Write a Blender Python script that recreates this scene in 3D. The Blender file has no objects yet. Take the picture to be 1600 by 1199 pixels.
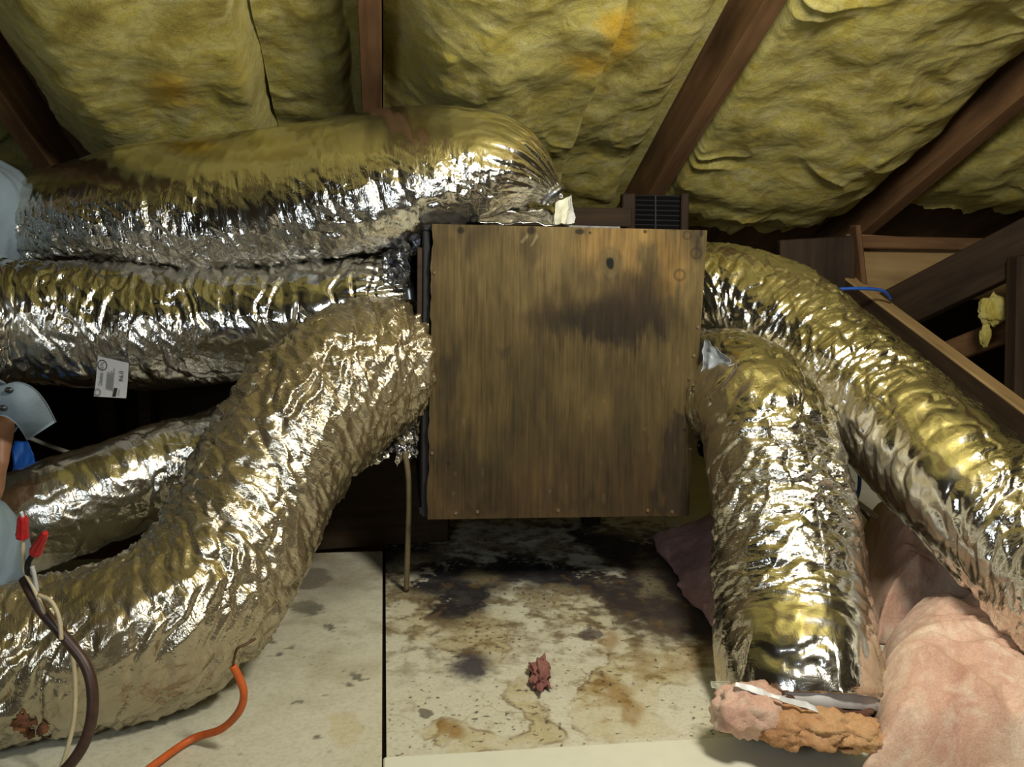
import bpy, bmesh, math, random
import numpy as np
from mathutils import Vector, Matrix

# ------------------------------------------------------------------ scene, camera, light
scene = bpy.context.scene
COL = scene.collection
W, H, F = 1600.0, 1199.0, 1400.0
CAM_Z = 0.68
PITCH = math.radians(10.0)
ROLL = math.radians(1.4)
R0 = np.array([1.0, 0, 0]); U0 = np.array([0, math.sin(PITCH), math.cos(PITCH)]); FW = np.array([0, math.cos(PITCH), -math.sin(PITCH)])
RT = math.cos(ROLL) * R0 + math.sin(ROLL) * U0
UP = -math.sin(ROLL) * R0 + math.cos(ROLL) * U0
CAM = np.array([0, 0, CAM_Z])
cd = bpy.data.cameras.new('camera'); cam = bpy.data.objects.new('camera', cd); COL.objects.link(cam)
cd.sensor_fit = 'HORIZONTAL'; cd.sensor_width = 36.0; cd.lens = F * 36.0 / W; cd.clip_start = 0.02
m = Matrix.Identity(4)
for i in range(3):
    m[i][0] = RT[i]; m[i][1] = UP[i]; m[i][2] = -FW[i]; m[i][3] = CAM[i]
cam.matrix_world = m
scene.camera = cam

world = bpy.data.worlds.new('world'); scene.world = world; world.use_nodes = True
world.node_tree.nodes['Background'].inputs[0].default_value = (0.9, 0.95, 1.0, 1)
world.node_tree.nodes['Background'].inputs[1].default_value = 0.03

def area_light(name, loc, target, size, energy, col, shape='DISK'):
    ld = bpy.data.lights.new(name, 'AREA'); ld.shape = shape; ld.size = size
    ld.energy = energy; ld.color = col
    o = bpy.data.objects.new(name, ld); COL.objects.link(o); o.location = loc
    o.rotation_euler = (Vector(target) - Vector(loc)).to_track_quat('-Z', 'Y').to_euler()
    return o
# ceiling work lamp in front of and above the viewer, and daylight from the attic hatch behind
area_light('work_lamp_light', (0.40, 0.56, 1.25), (0.4, 1.8, 0.66), 0.24, 23.0, (1.0, 0.94, 0.82))
area_light('hatch_daylight', (-0.45, -0.25, 0.84), (-0.15, 1.7, 0.66), 0.40, 6.0, (0.84, 0.92, 1.0))

scene.view_settings.view_transform = 'Standard'
scene.view_settings.look = 'None'
scene.view_settings.gamma = 1.0
scene.view_settings.use_curve_mapping = False
scene.view_settings.exposure = -0.1
scene.cycles.sample_clamp_indirect = 4.0
scene.cycles.max_bounces = 6; scene.cycles.diffuse_bounces = 3; scene.cycles.glossy_bounces = 4; scene.cycles.transmission_bounces = 2
scene.cycles.caustics_refractive = False

# ------------------------------------------------------------------ projection helpers
def ray(px, py):
    x = (np.asarray(px, float) - 800.0) / F; y = (599.5 - np.asarray(py, float)) / F
    return FW + x[..., None] * RT + y[..., None] * UP
def at(px, py, Y):
    d = ray(px, py); return CAM + d * (np.asarray(Y, float) / d[..., 1])[..., None]
def fl(px, py, z=0.0):
    d = ray(px, py); return CAM + d * ((z - CAM_Z) / d[..., 2])[..., None]
def on_plane(px, py, o, n):
    d = ray(px, py); t = np.dot(o - CAM, n) / (d @ n); return CAM + d * np.asarray(t)[..., None]
def proj(P):
    q = np.asarray(P) - CAM; z = q @ FW
    return 800.0 + F * (q @ RT) / z, 599.5 - F * (q @ UP) / z, z
def nrm(v): v = np.asarray(v, float); return v / np.linalg.norm(v)

# ------------------------------------------------------------------ numpy noise
_g = {}
def _tab(seed):
    if seed not in _g:
        r = np.random.RandomState(seed); p = r.permutation(256); g = r.normal(size=(256, 3)); g /= np.linalg.norm(g, axis=1)[:, None]
        _g[seed] = (np.concatenate([p, p, p]), g)
    return _g[seed]
def pn(x, y, z=0.0, seed=0):
    x, y, z = np.broadcast_arrays(np.asarray(x, float), np.asarray(y, float), np.asarray(z, float))
    p, g = _tab(seed)
    xi = np.floor(x).astype(int); yi = np.floor(y).astype(int); zi = np.floor(z).astype(int)
    xf = x - xi; yf = y - yi; zf = z - zi
    xi &= 255; yi &= 255; zi &= 255
    u = xf**3 * (xf * (xf * 6 - 15) + 10); v = yf**3 * (yf * (yf * 6 - 15) + 10); w = zf**3 * (zf * (zf * 6 - 15) + 10)
    def c(dx, dy, dz):
        h = p[p[p[(xi + dx) & 255] + ((yi + dy) & 255)] + ((zi + dz) & 255)]
        gg = g[h]; return gg[..., 0] * (xf - dx) + gg[..., 1] * (yf - dy) + gg[..., 2] * (zf - dz)
    l = lambda a, b, t: a + (b - a) * t
    return 1.5 * l(l(l(c(0,0,0), c(1,0,0), u), l(c(0,1,0), c(1,1,0), u), v), l(l(c(0,0,1), c(1,0,1), u), l(c(0,1,1), c(1,1,1), u), v), w)
def fbm(x, y, z=0.0, seed=0, o=4):
    s = 0; a = 1.0; f = 1.0
    for i in range(o):
        s = s + a * pn(np.asarray(x) * f, np.asarray(y) * f, np.asarray(z) * f, seed + i); a *= 0.5; f *= 2.03
    return s
def sst(a, b, x):
    t = np.clip((np.asarray(x, float) - a) / (b - a), 0, 1); return t * t * (3 - 2 * t)
def catmull(P, n):
    P = np.asarray(P, float); Q = np.vstack([2 * P[0] - P[1], P, 2 * P[-1] - P[-2]])
    out = []
    for i in range(1, len(Q) - 2):
        t = np.linspace(0, 1, n, endpoint=False)[:, None]
        a, b, c, d = Q[i-1], Q[i], Q[i+1], Q[i+2]
        out.append(0.5 * (2*b + (c-a)*t + (2*a-5*b+4*c-d)*t*t + (3*b-a-3*c+d)*t**3))
    out.append(P[-1:]); return np.vstack(out)

# ------------------------------------------------------------------ object helpers
ORG = {}; WM = {}
def adopt(o, parent):
    o.parent = parent; o.matrix_parent_inverse = WM[parent.name].inverted() @ Matrix.Translation(Vector(ORG[parent.name]))
def put(o, org, parent):
    COL.objects.link(o)
    if parent is not None:
        adopt(o, parent); o.location = (0, 0, 0); ORG[o.name] = ORG[parent.name]
    else:
        o.location = Vector(org); ORG[o.name] = np.asarray(org, float)
    WM[o.name] = Matrix.Translation(Vector(ORG[o.name]))
def tag(o, label=None, cat=None, group=None, kind=None):
    if label: o['label'] = label
    if cat: o['category'] = cat
    if group: o['group'] = group
    if kind: o['kind'] = kind
    return o
def thing(name, loc, label, cat, group=None):
    o = bpy.data.objects.new(name, None); o.empty_display_size = 0.05; put(o, loc, None)
    return tag(o, label, cat, group)
def mesh_np(name, V, faces, mat, parent=None, smooth=True, uv=None, col=None, attr=None):
    V = np.asarray(V, float)
    org = ORG[parent.name] if parent is not None else np.array([V[:, 0].mean(), V[:, 1].mean(), V[:, 2].min()])
    me = bpy.data.meshes.new(name)
    me.vertices.add(len(V)); me.vertices.foreach_set('co', (V - org).astype(np.float32).ravel())
    if isinstance(faces, np.ndarray):
        k = faces.shape[1]; fi = faces.ravel(); st = np.arange(len(faces)) * k; nf = len(faces)
    else:
        fi = np.array([i for f in faces for i in f]); L = np.array([len(f) for f in faces]); st = np.concatenate([[0], np.cumsum(L)[:-1]]); nf = len(faces)
    me.loops.add(len(fi)); me.loops.foreach_set('vertex_index', fi.astype(np.int32))
    me.polygons.add(nf); me.polygons.foreach_set('loop_start', st.astype(np.int32))
    me.polygons.foreach_set('use_smooth', np.full(nf, smooth))
    me.update(calc_edges=True); me.validate()
    if uv is not None:
        l = me.uv_layers.new(name='UVMap'); l.data.foreach_set('uv', np.asarray(uv, np.float32)[fi].ravel())
    if col is not None:
        a = me.color_attributes.new('Col', 'FLOAT_COLOR', 'POINT')
        a.data.foreach_set('color', np.hstack([col, np.ones((len(V), 1))]).astype(np.float32).ravel())
    for k_, v_ in (attr or {}).items():
        a = me.attributes.new(k_, 'FLOAT', 'POINT'); a.data.foreach_set('value', np.asarray(v_, np.float32))
    if mat: me.materials.append(mat)
    o = bpy.data.objects.new(name, me); put(o, org, parent)
    return o
def grid_faces(n, m, wrap=False):
    i = np.arange(n - 1)[:, None]; j = np.arange(m if wrap else m - 1)[None, :]; j2 = (j + 1) % m
    return np.stack([i*m + j, i*m + j2, (i+1)*m + j2, (i+1)*m + j], -1).reshape(-1, 4)
def box_obj(name, c, ax, hs, mat, parent=None, bev=0.002):
    """box from centre, three unit axes, half sizes; the object itself carries the rotation"""
    bm = bmesh.new(); bmesh.ops.create_cube(bm, size=2.0)
    for v in bm.verts: v.co = Vector((v.co[0]*hs[0], v.co[1]*hs[1], v.co[2]*hs[2]))
    if bev: bmesh.ops.bevel(bm, geom=bm.edges[:], offset=bev, segments=1, affect='EDGES')
    me = bpy.data.meshes.new(name); bm.to_mesh(me); bm.free(); me.materials.append(mat)
    o = bpy.data.objects.new(name, me); COL.objects.link(o)
    M = Matrix.Identity(4); po = ORG[parent.name] if parent is not None else np.zeros(3)
    for i in range(3):
        for k in range(3): M[i][k] = ax[k][i]
        M[i][3] = c[i] - po[i]
    if parent is not None: adopt(o, parent)
    o.matrix_basis = M
    ORG[o.name] = np.asarray(c, float); WM[o.name] = Matrix.Translation(Vector(po)) @ M
    return o
def bar(name, p0, p1, w, h, mat, parent=None, up=(0, 0, 1), bev=0.003):
    p0 = np.asarray(p0, float); p1 = np.asarray(p1, float); x = nrm(p1 - p0); y = nrm(np.cross(up, x)); z = np.cross(x, y)
    return box_obj(name, (p0 + p1) / 2, (x, y, z), (np.linalg.norm(p1 - p0) / 2, w / 2, h / 2), mat, parent, bev)
def sweep(P, R, nseg, up=(0, 0, 1)):
    """frames along a polyline; returns centres, tangents, n1, n2, arc length"""
    P = np.asarray(P, float); T = np.gradient(P, axis=0); T /= np.linalg.norm(T, axis=1)[:, None]
    N = np.zeros_like(P); u = np.asarray(up, float); N[0] = nrm(u - T[0] * (u @ T[0]))
    for i in range(1, len(P)):
        v = N[i-1] - T[i] * (N[i-1] @ T[i]); N[i] = nrm(v)
    B = np.cross(T, N); s = np.concatenate([[0], np.cumsum(np.linalg.norm(np.diff(P, axis=0), axis=1))])
    return T, N, B, s
def cable(name, pts, r, mat, parent=None, nseg=8, n=10):
    P = catmull(pts, n); T, N, B, s = sweep(P, r, nseg)
    th = np.linspace(0, 2*np.pi, nseg, endpoint=False)
    rr = np.broadcast_to(np.asarray(r, float), (len(P),))
    V = P[:, None] + rr[:, None, None] * (np.cos(th)[None, :, None]*N[:, None] + np.sin(th)[None, :, None]*B[:, None])
    f = [list(q) for q in grid_faces(len(P), nseg, True)] + [list(range(nseg))[::-1], list(range((len(P)-1)*nseg, len(P)*nseg))]
    return mesh_np(name, V.reshape(-1, 3), f, mat, parent, True)

# ------------------------------------------------------------------ materials
def lin(r, g, b): return tuple(((c/255)/12.92 if c/255 <= .04045 else ((c/255+.055)/1.055)**2.4) for c in (r, g, b))
class M:
    def __init__(s, name):
        s.m = bpy.data.materials.new(name); s.m.use_nodes = True; s.nt = s.m.node_tree; s.b = s.nt.nodes['Principled BSDF']
        s.out = s.nt.nodes['Material Output']
    def n(s, t, **kw):
        o = s.nt.nodes.new(t)
        for k, v in kw.items():
            if k in o.inputs: o.inputs[k].default_value = v
            else: setattr(o, k, v)
        return o
    def l(s, a, b): s.nt.links.new(a, b)
    def coord(s, which='Object', scale=(1, 1, 1)):
        t = s.n('ShaderNodeTexCoord'); mp = s.n('ShaderNodeMapping'); mp.inputs['Scale'].default_value = scale
        s.l(t.outputs[which], mp.inputs['Vector']); return mp.outputs[0]
    def noise(s, vec, scale, detail=4, rough=0.55, dist=0.0):
        t = s.n('ShaderNodeTexNoise'); t.inputs['Scale'].default_value = scale; t.inputs['Detail'].default_value = detail
        t.inputs['Roughness'].default_value = rough; t.inputs['Distortion'].default_value = dist; s.l(vec, t.inputs['Vector']); return t.outputs['Fac']
    def ramp(s, fac, stops):
        t = s.n('ShaderNodeValToRGB'); e = t.color_ramp.elements
        while len(e) < len(stops): e.new(0.5)
        for i, (p, c) in enumerate(stops): e[i].position = p; e[i].color = (*c, 1) if len(c) == 3 else c
        s.l(fac, t.inputs[0]); return t.outputs[0]
    def mix(s, a, b, fac, mode='MIX'):
        t = s.n('ShaderNodeMix', data_type='RGBA', blend_type=mode)
        for v, i in ((fac, 0), (a, 6), (b, 7)):
            if hasattr(v, 'is_linked'): s.l(v, t.inputs[i])
            else: t.inputs[i].default_value = v if i == 0 else (*v, 1)
        return t.outputs[2]
    def math(s, a, b, op):
        t = s.n('ShaderNodeMath', operation=op)
        for v, i in ((a, 0), (b, 1)):
            if hasattr(v, 'is_linked'): s.l(v, t.inputs[i])
            else: t.inputs[i].default_value = v
        return t.outputs[0]
    def bump(s, h, strength, dist, prev=None):
        t = s.n('ShaderNodeBump'); t.inputs['Distance'].default_value = dist
        if hasattr(strength, 'is_linked'): s.l(strength, t.inputs['Strength'])
        else: t.inputs['Strength'].default_value = strength
        s.l(h, t.inputs['Height'])
        if prev is not None: s.l(prev, t.inputs['Normal'])
        return t.outputs[0]
    def done(s, color=None, rough=None, metal=None, normal=None, spec=None):
        for v, k in ((color, 'Base Color'), (rough, 'Roughness'), (metal, 'Metallic'), (spec, 'Specular IOR Level')):
            if v is None: continue
            if hasattr(v, 'is_linked'): s.l(v, s.b.inputs[k])
            else: s.b.inputs[k].default_value = (*v, 1) if k == 'Base Color' else v
        if normal is not None: s.l(normal, s.b.inputs['Normal'])
        return s.m
def plain(name, c, rough=0.6, metal=0.0, var=0.15, sc=60, bump=0.0):
    k = M(name); v = k.coord(); n = k.noise(v, sc, 3)
    colr = k.ramp(n, [(0.3, tuple(x*(1-var) for x in c)), (0.7, tuple(min(1, x*(1+var)) for x in c))])
    return k.done(colr, rough, metal, k.bump(n, bump, 0.004) if bump else None)
def wood(name, dark, light, sc=1.0, rough=0.75):
    k = M(name); v = k.coord('Object', (2.5*sc, 40*sc, 40*sc)); n = k.noise(v, 1.0, 5, 0.6, 0.6)
    v2 = k.coord('Object', (3, 8, 8)); n2 = k.noise(v2, 1.0, 3)
    c = k.ramp(n, [(0.3, dark), (0.7, light)])
    c = k.mix(c, tuple(x*0.45 for x in dark), k.ramp(n2, [(0.5, (0, 0, 0)), (0.75, (1, 1, 1))]))
    return k.done(c, rough, None, k.bump(n, 0.35, 0.003), 0.25)
def foil_mat(name, tint, rough, dust, dust_col=(0.20, 0.16, 0.09), crink=1.0):
    k = M(name)
    uvn = k.coord('UV', (1, 1, 1))
    at_ = k.n('ShaderNodeAttribute', attribute_name='wr')
    a = k.noise(k.coord('UV', (190, 22, 1)), 1.0, 3, 0.6, 0.8)
    b = k.noise(k.coord('UV', (70, 30, 1)), 1.0, 4, 0.55, 1.2)
    ob = k.coord('Object', (1, 1, 1))
    vor = k.n('ShaderNodeTexVoronoi', feature='DISTANCE_TO_EDGE'); vor.inputs['Scale'].default_value = 42; k.l(ob, vor.inputs['Vector'])
    st = k.math(at_.outputs['Fac'], 0.32 * crink, 'MULTIPLY')
    nb = k.bump(a, st, 0.006)
    nb = k.bump(b, k.math(at_.outputs['Fac'], 0.38 * crink, 'MULTIPLY'), 0.011, nb)
    fine = k.noise(ob, 420, 2); 
    nb = k.bump(fine, 0.05, 0.002, nb)
    rn = k.noise(ob, 9, 3)
    rr = k.math(k.math(rn, 0.16, 'MULTIPLY'), rough - 0.06, 'ADD')
    tn = k.noise(ob, 5, 4, 0.6)
    colr = k.ramp(tn, [(0.35, tuple(x*0.86 for x in tint)), (0.65, tint)])
    k.done(colr, rr, 1.0, nb)
    # dust film: a dull layer in drifting patches
    d = k.n('ShaderNodeBsdfDiffuse'); d.inputs['Color'].default_value = (*dust_col, 1); k.l(nb, d.inputs['Normal'])
    dm = k.noise(k.coord('Object', (3.5, 3.5, 3.5)), 1.6, 6, 0.65)
    df = k.ramp(dm, [(0.30, (dust*0.35,)*3), (0.70, (min(1, dust*1.5),)*3)])
    mx = k.n('ShaderNodeMixShader'); k.l(df, mx.inputs[0]); k.l(k.b.outputs[0], mx.inputs[1]); k.l(d.outputs[0], mx.inputs[2])
    k.l(mx.outputs[0], k.out.inputs[0])
    return k.m
def wool(name, stops, bump=0.5, sc=1.0, dirt=(0.10, 0.075, 0.02), dirt_amt=0.55, pale=None, speck=0.5):
    k = M(name); v = k.coord('Object', (1, 1, 1))
    n1 = k.noise(v, 5*sc, 6, 0.62, 1.2); n2 = k.noise(v, 17*sc, 6, 0.7, 1.5); n3 = k.noise(v, 260*sc, 3, 0.75, 0.5); n4 = k.noise(v, 9*sc, 5, 0.6, 2.0)
    c = k.ramp(n1, stops)
    c = k.mix(c, pale or stops[-1][1], k.math(k.ramp(n4, [(0.50, (0, 0, 0)), (0.68, (1, 1, 1))]), 0.55, 'MULTIPLY'))
    c = k.mix(c, dirt, k.math(k.ramp(n2, [(0.50, (0, 0, 0)), (0.78, (1, 1, 1))]), dirt_amt, 'MULTIPLY'))
    sa = k.n('ShaderNodeAttribute', attribute_name='stain'); c = k.mix(c, (0.62, 0.36, 0.015), k.math(sa.outputs['Fac'], 0.75, 'MULTIPLY'))
    spk = k.ramp(k.noise(v, 120*sc, 3, 0.7), [(0.60, (0, 0, 0)), (0.76, (1, 1, 1))])
    c = k.mix(c, tuple(x*0.5 for x in dirt), k.math(spk, speck, 'MULTIPLY'))
    c = k.mix(c, k.ramp(n3, [(0.3, (0.72, 0.72, 0.70)), (0.6, (1, 1, 1))]), 0.8, 'MULTIPLY')
    nb = k.bump(n2, bump, 0.008); nb = k.bump(n3, bump*0.9, 0.003, nb)
    k.done(c, 1.0, None, nb, 0.02)
    k.b.inputs['Sheen Weight'].default_value = 0.35; k.b.inputs['Sheen Roughness'].default_value = 0.5
    k.b.inputs['Sheen Tint'].default_value = (*stops[-1][1], 1)
    return k.m
def painted(name, rough=0.8, grain=None, bump=0.1, sc=120, spec=0.3):
    """colour comes from the stain layout, and on the plywood some shading, stored on the mesh, with fine procedural grain"""
    k = M(name); a = k.n('ShaderNodeAttribute', attribute_name='Col'); v = k.coord('Object', grain or (1, 1, 1))
    n = k.noise(v, sc, 5, 0.65)
    c = k.mix(a.outputs['Color'], k.ramp(n, [(0.28, (0.42, 0.40, 0.36)), (0.55, (1, 1, 1))]), 0.5 if grain else 0.35, 'MULTIPLY')
    return k.done(c, rough, None, k.bump(n, bump, 0.004), spec)

YEL = [(0.28, (0.25, 0.19, 0.045)), (0.42, (0.46, 0.38, 0.085)), (0.52, (0.62, 0.55, 0.18)), (0.60, (0.56, 0.46, 0.085)), (0.74, (0.70, 0.65, 0.33))]
YEL = [(p, tuple(x*0.80 for x in c)) for p, c in YEL]
MAT = dict(
    wool_y=wool('yellow_glass_wool', YEL, 0.4),
    wool_p=wool('pink_glass_wool', [(0.30, (0.48, 0.27, 0.20)), (0.5, (0.62, 0.40, 0.30)), (0.7, (0.70, 0.55, 0.42))], 0.4, 1.3, (0.42, 0.20, 0.15), 0.65, (0.76, 0.65, 0.52), 0.12),
    wool_shaded=wool('shaded_pink_wool', [(0.30, (0.26, 0.14, 0.14)), (0.5, (0.40, 0.24, 0.22)), (0.7, (0.46, 0.32, 0.29))], 0.25, 0.7, (0.14, 0.07, 0.08), 0.5, None, 0.15),  # darker copy of the pink wool, shade put into its colour
    wool_o=wool('tan_glass_wool', [(0.30, (0.34, 0.17, 0.08)), (0.5, (0.50, 0.28, 0.14)), (0.7, (0.56, 0.37, 0.19))], 0.5, 1.0, (0.12, 0.06, 0.02), 0.4),
    rafter=wood('rafter_wood', (0.125, 0.064, 0.027), (0.24, 0.13, 0.058)),
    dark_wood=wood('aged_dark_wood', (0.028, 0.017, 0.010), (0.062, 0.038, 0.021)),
    light_wood=wood('pale_pine', (0.30, 0.19, 0.08), (0.42, 0.29, 0.13), 0.8),
    deck=wood('roof_sheathing', (0.10, 0.06, 0.03), (0.17, 0.10, 0.05), 0.5),
    foil=foil_mat('foil_jacket', (0.86, 0.84, 0.77), 0.14, 0.06),
    foil_worn=foil_mat('foil_jacket_dusty', (0.78, 0.75, 0.66), 0.16, 0.14, crink=1.1),
    foil_dusty=foil_mat('foil_jacket_tarnished', (0.66, 0.61, 0.48), 0.19, 0.34, (0.21, 0.165, 0.09), crink=1.2),
    foil_dark=foil_mat('foil_jacket_dark', (0.30, 0.31, 0.34), 0.16, 0.06, (0.02, 0.02, 0.022)),
    black=plain('black_liner', (0.006, 0.006, 0.007), 0.7, 0, 0.3, 30),
    galv=plain('galvanised_sheet', (0.42, 0.43, 0.44), 0.35, 1.0, 0.2, 25),
    white_film=plain('white_plastic_film', (0.62, 0.62, 0.60), 0.4, 0, 0.08, 40),
    mastic=plain('cream_tape', (0.60, 0.60, 0.46), 0.5, 0, 0.1, 60),
    paper=plain('white_sticker', (0.62, 0.63, 0.63), 0.5, 0, 0.05, 200),
    ink=plain('black_ink', (0.03, 0.03, 0.03), 0.6, 0, 0.05, 200),
    ink_grey=plain('grey_ink', (0.30, 0.30, 0.30), 0.6, 0, 0.05, 200),
    floor=painted('stained_white_board', 0.75, None, 0.15, 160),
    ply=painted('stained_plywood', 0.72, (190, 190, 9), 0.25, 1.0, 0.25),
    white=plain('clean_white_board', (0.66, 0.655, 0.52), 0.7, 0, 0.03, 30),
    drywall=plain('attic_drywall', (0.55, 0.53, 0.42), 0.8, 0, 0.08, 20),
    screw=plain('rusty_screw', (0.16, 0.10, 0.05), 0.6, 0.3, 0.3, 300),
    shirt=None, jeans=None, skin=None,
    red=plain('red_plastic', (0.42, 0.012, 0.014), 0.35, 0, 0.15, 150),
    orange=plain('orange_rubber', (0.52, 0.10, 0.015), 0.5, 0, 0.12, 120),
    brown=plain('brown_cable_sheath', (0.050, 0.024, 0.014), 0.45, 0, 0.3, 90),
    cream=plain('cream_wire', (0.50, 0.42, 0.25), 0.45, 0, 0.1, 90),
    grey_w=plain('pale_cable', (0.46, 0.46, 0.42), 0.5, 0, 0.1, 90),
    blue=plain('blue_wire_sheath', (0.03, 0.12, 0.50), 0.4, 0, 0.1, 90),
    blue_cloth=plain('blue_scrap', (0.01, 0.09, 0.42), 0.5, 0, 0.15, 40),
    copper=plain('tarnished_copper', (0.18, 0.10, 0.06), 0.4, 1.0, 0.2, 200),
    tube=plain('dull_drain_tube', (0.13, 0.10, 0.05), 0.45, 0, 0.15, 60),
    snap=plain('snap_metal', (0.10, 0.10, 0.11), 0.35, 0.9, 0.2, 300),
    rust=plain('rust_flake', (0.12, 0.045, 0.015), 0.9, 0, 0.4, 80, 0.5),
)
def cloth(name, c):
    k = M(name); v = k.coord(); n = k.noise(v, 12, 4); w = k.noise(v, 600, 2)
    cc = k.ramp(n, [(0.3, tuple(x*0.78 for x in c)), (0.7, c)])
    nb = k.bump(n, 0.25, 0.02); nb = k.bump(w, 0.15, 0.001, nb)
    return k.done(cc, 0.9, None, nb, 0.15)
MAT['shirt'] = cloth('pale_blue_chambray', (0.25, 0.32, 0.37))
MAT['jeans'] = cloth('washed_pale_denim', (0.28, 0.37, 0.43))
MAT['navy'] = cloth('navy_knit', (0.01, 0.03, 0.20))
k = M('skin'); n_ = k.noise(k.coord(), 30, 4)
k.b.inputs['Subsurface Weight'].default_value = 0.1; k.b.inputs['Subsurface Radius'].default_value = (0.01, 0.004, 0.002)
MAT['skin'] = k.done(k.ramp(n_, [(0.3, (0.24, 0.11, 0.055)), (0.7, (0.33, 0.16, 0.085))]), 0.5, None, k.bump(n_, 0.1, 0.003))
MAT['hair'] = plain('dark_hair', (0.02, 0.014, 0.01), 0.5, 0, 0.4, 200, 0.5)

# ------------------------------------------------------------------ house frame and roof frame
RD = nrm(ray(600.0, 1000.0))                       # along the rafters, down and away
HU = nrm(np.cross(RD, (0, 0, 1.0)))               # level, to the right
if HU[0] < 0: HU = -HU
HV = np.array([-HU[1], HU[0], 0.0])               # level, away
RN = nrm(np.cross(HU, RD)); RN = RN if RN[2] > 0 else -RN
RO = CAM + ray(577.0, 0.0) * 1.56                 # underside of the second rafter, top of the frame
def rf(a, b, c): return RO + np.asarray(a)[..., None]*HU + np.asarray(b)[..., None]*RD + np.asarray(c)[..., None]*RN
def rab(px, py):
    p = on_plane(px, py, RO, RN) - RO; return p @ HU, p @ RD
SP = float(rab(1213.0, 0.0)[0])                   # rafter spacing
B_END = 1.55                                      # where the rafters reach the eave wall
B_TOP = -2.05
S0 = fl(604.0, 1187.0)                            # corner of the stained floor board
def hs(a, b, z=0.0): return S0*np.array([1,1,0]) + np.asarray(a)[..., None]*HU + np.asarray(b)[..., None]*HV + np.asarray(z)[..., None]*np.array([0,0,1.0])
def hab(P): q = np.asarray(P) - S0; return q @ HU, q @ HV
def rect(name, a0, a1, b0, b1, z0, z1, mat, parent=None, bev=0.002):
    c = hs((a0+a1)/2, (b0+b1)/2, (z0+z1)/2)
    return box_obj(name, c, (HU, HV, np.array([0, 0, 1.0])), (abs(a1-a0)/2, abs(b1-b0)/2, abs(z1-z0)/2), mat, parent, bev)

# ------------------------------------------------------------------ floor
floor = tag(rect('floor', -2.4, 2.6, -2.6, 2.2, -0.06, -0.014, MAT['dark_wood']), 'boarded attic floor of white panels, water stained below the box', None, None, 'structure')
def polysd(px, py, poly):
    poly = np.asarray(poly, float); d = np.full(px.shape, 1e9); ins = np.zeros(px.shape, bool)
    for i in range(len(poly)):
        a = poly[i]; b = poly[(i+1) % len(poly)]; e = b - a
        t = np.clip(((px-a[0])*e[0] + (py-a[1])*e[1]) / (e @ e), 0, 1)
        d = np.minimum(d, np.hypot(px - a[0] - t*e[0], py - a[1] - t*e[1]))
        c = ((a[1] > py) != (b[1] > py)); xx = (b[0]-a[0]) * (py-a[1]) / ((b[1]-a[1]) if b[1] != a[1] else 1e-9) + a[0]
        ins ^= c & (px < xx)
    return np.where(ins, d, -d)
def ell(px, py, cx, cy, rx, ry): return 1 - np.sqrt(((px-cx)/rx)**2 + ((py-cy)/ry)**2)
def mixc(c, k, m): return c*(1-m[..., None]) + np.asarray(k)*m[..., None]
BASE = (0.58, 0.56, 0.43)
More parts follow.
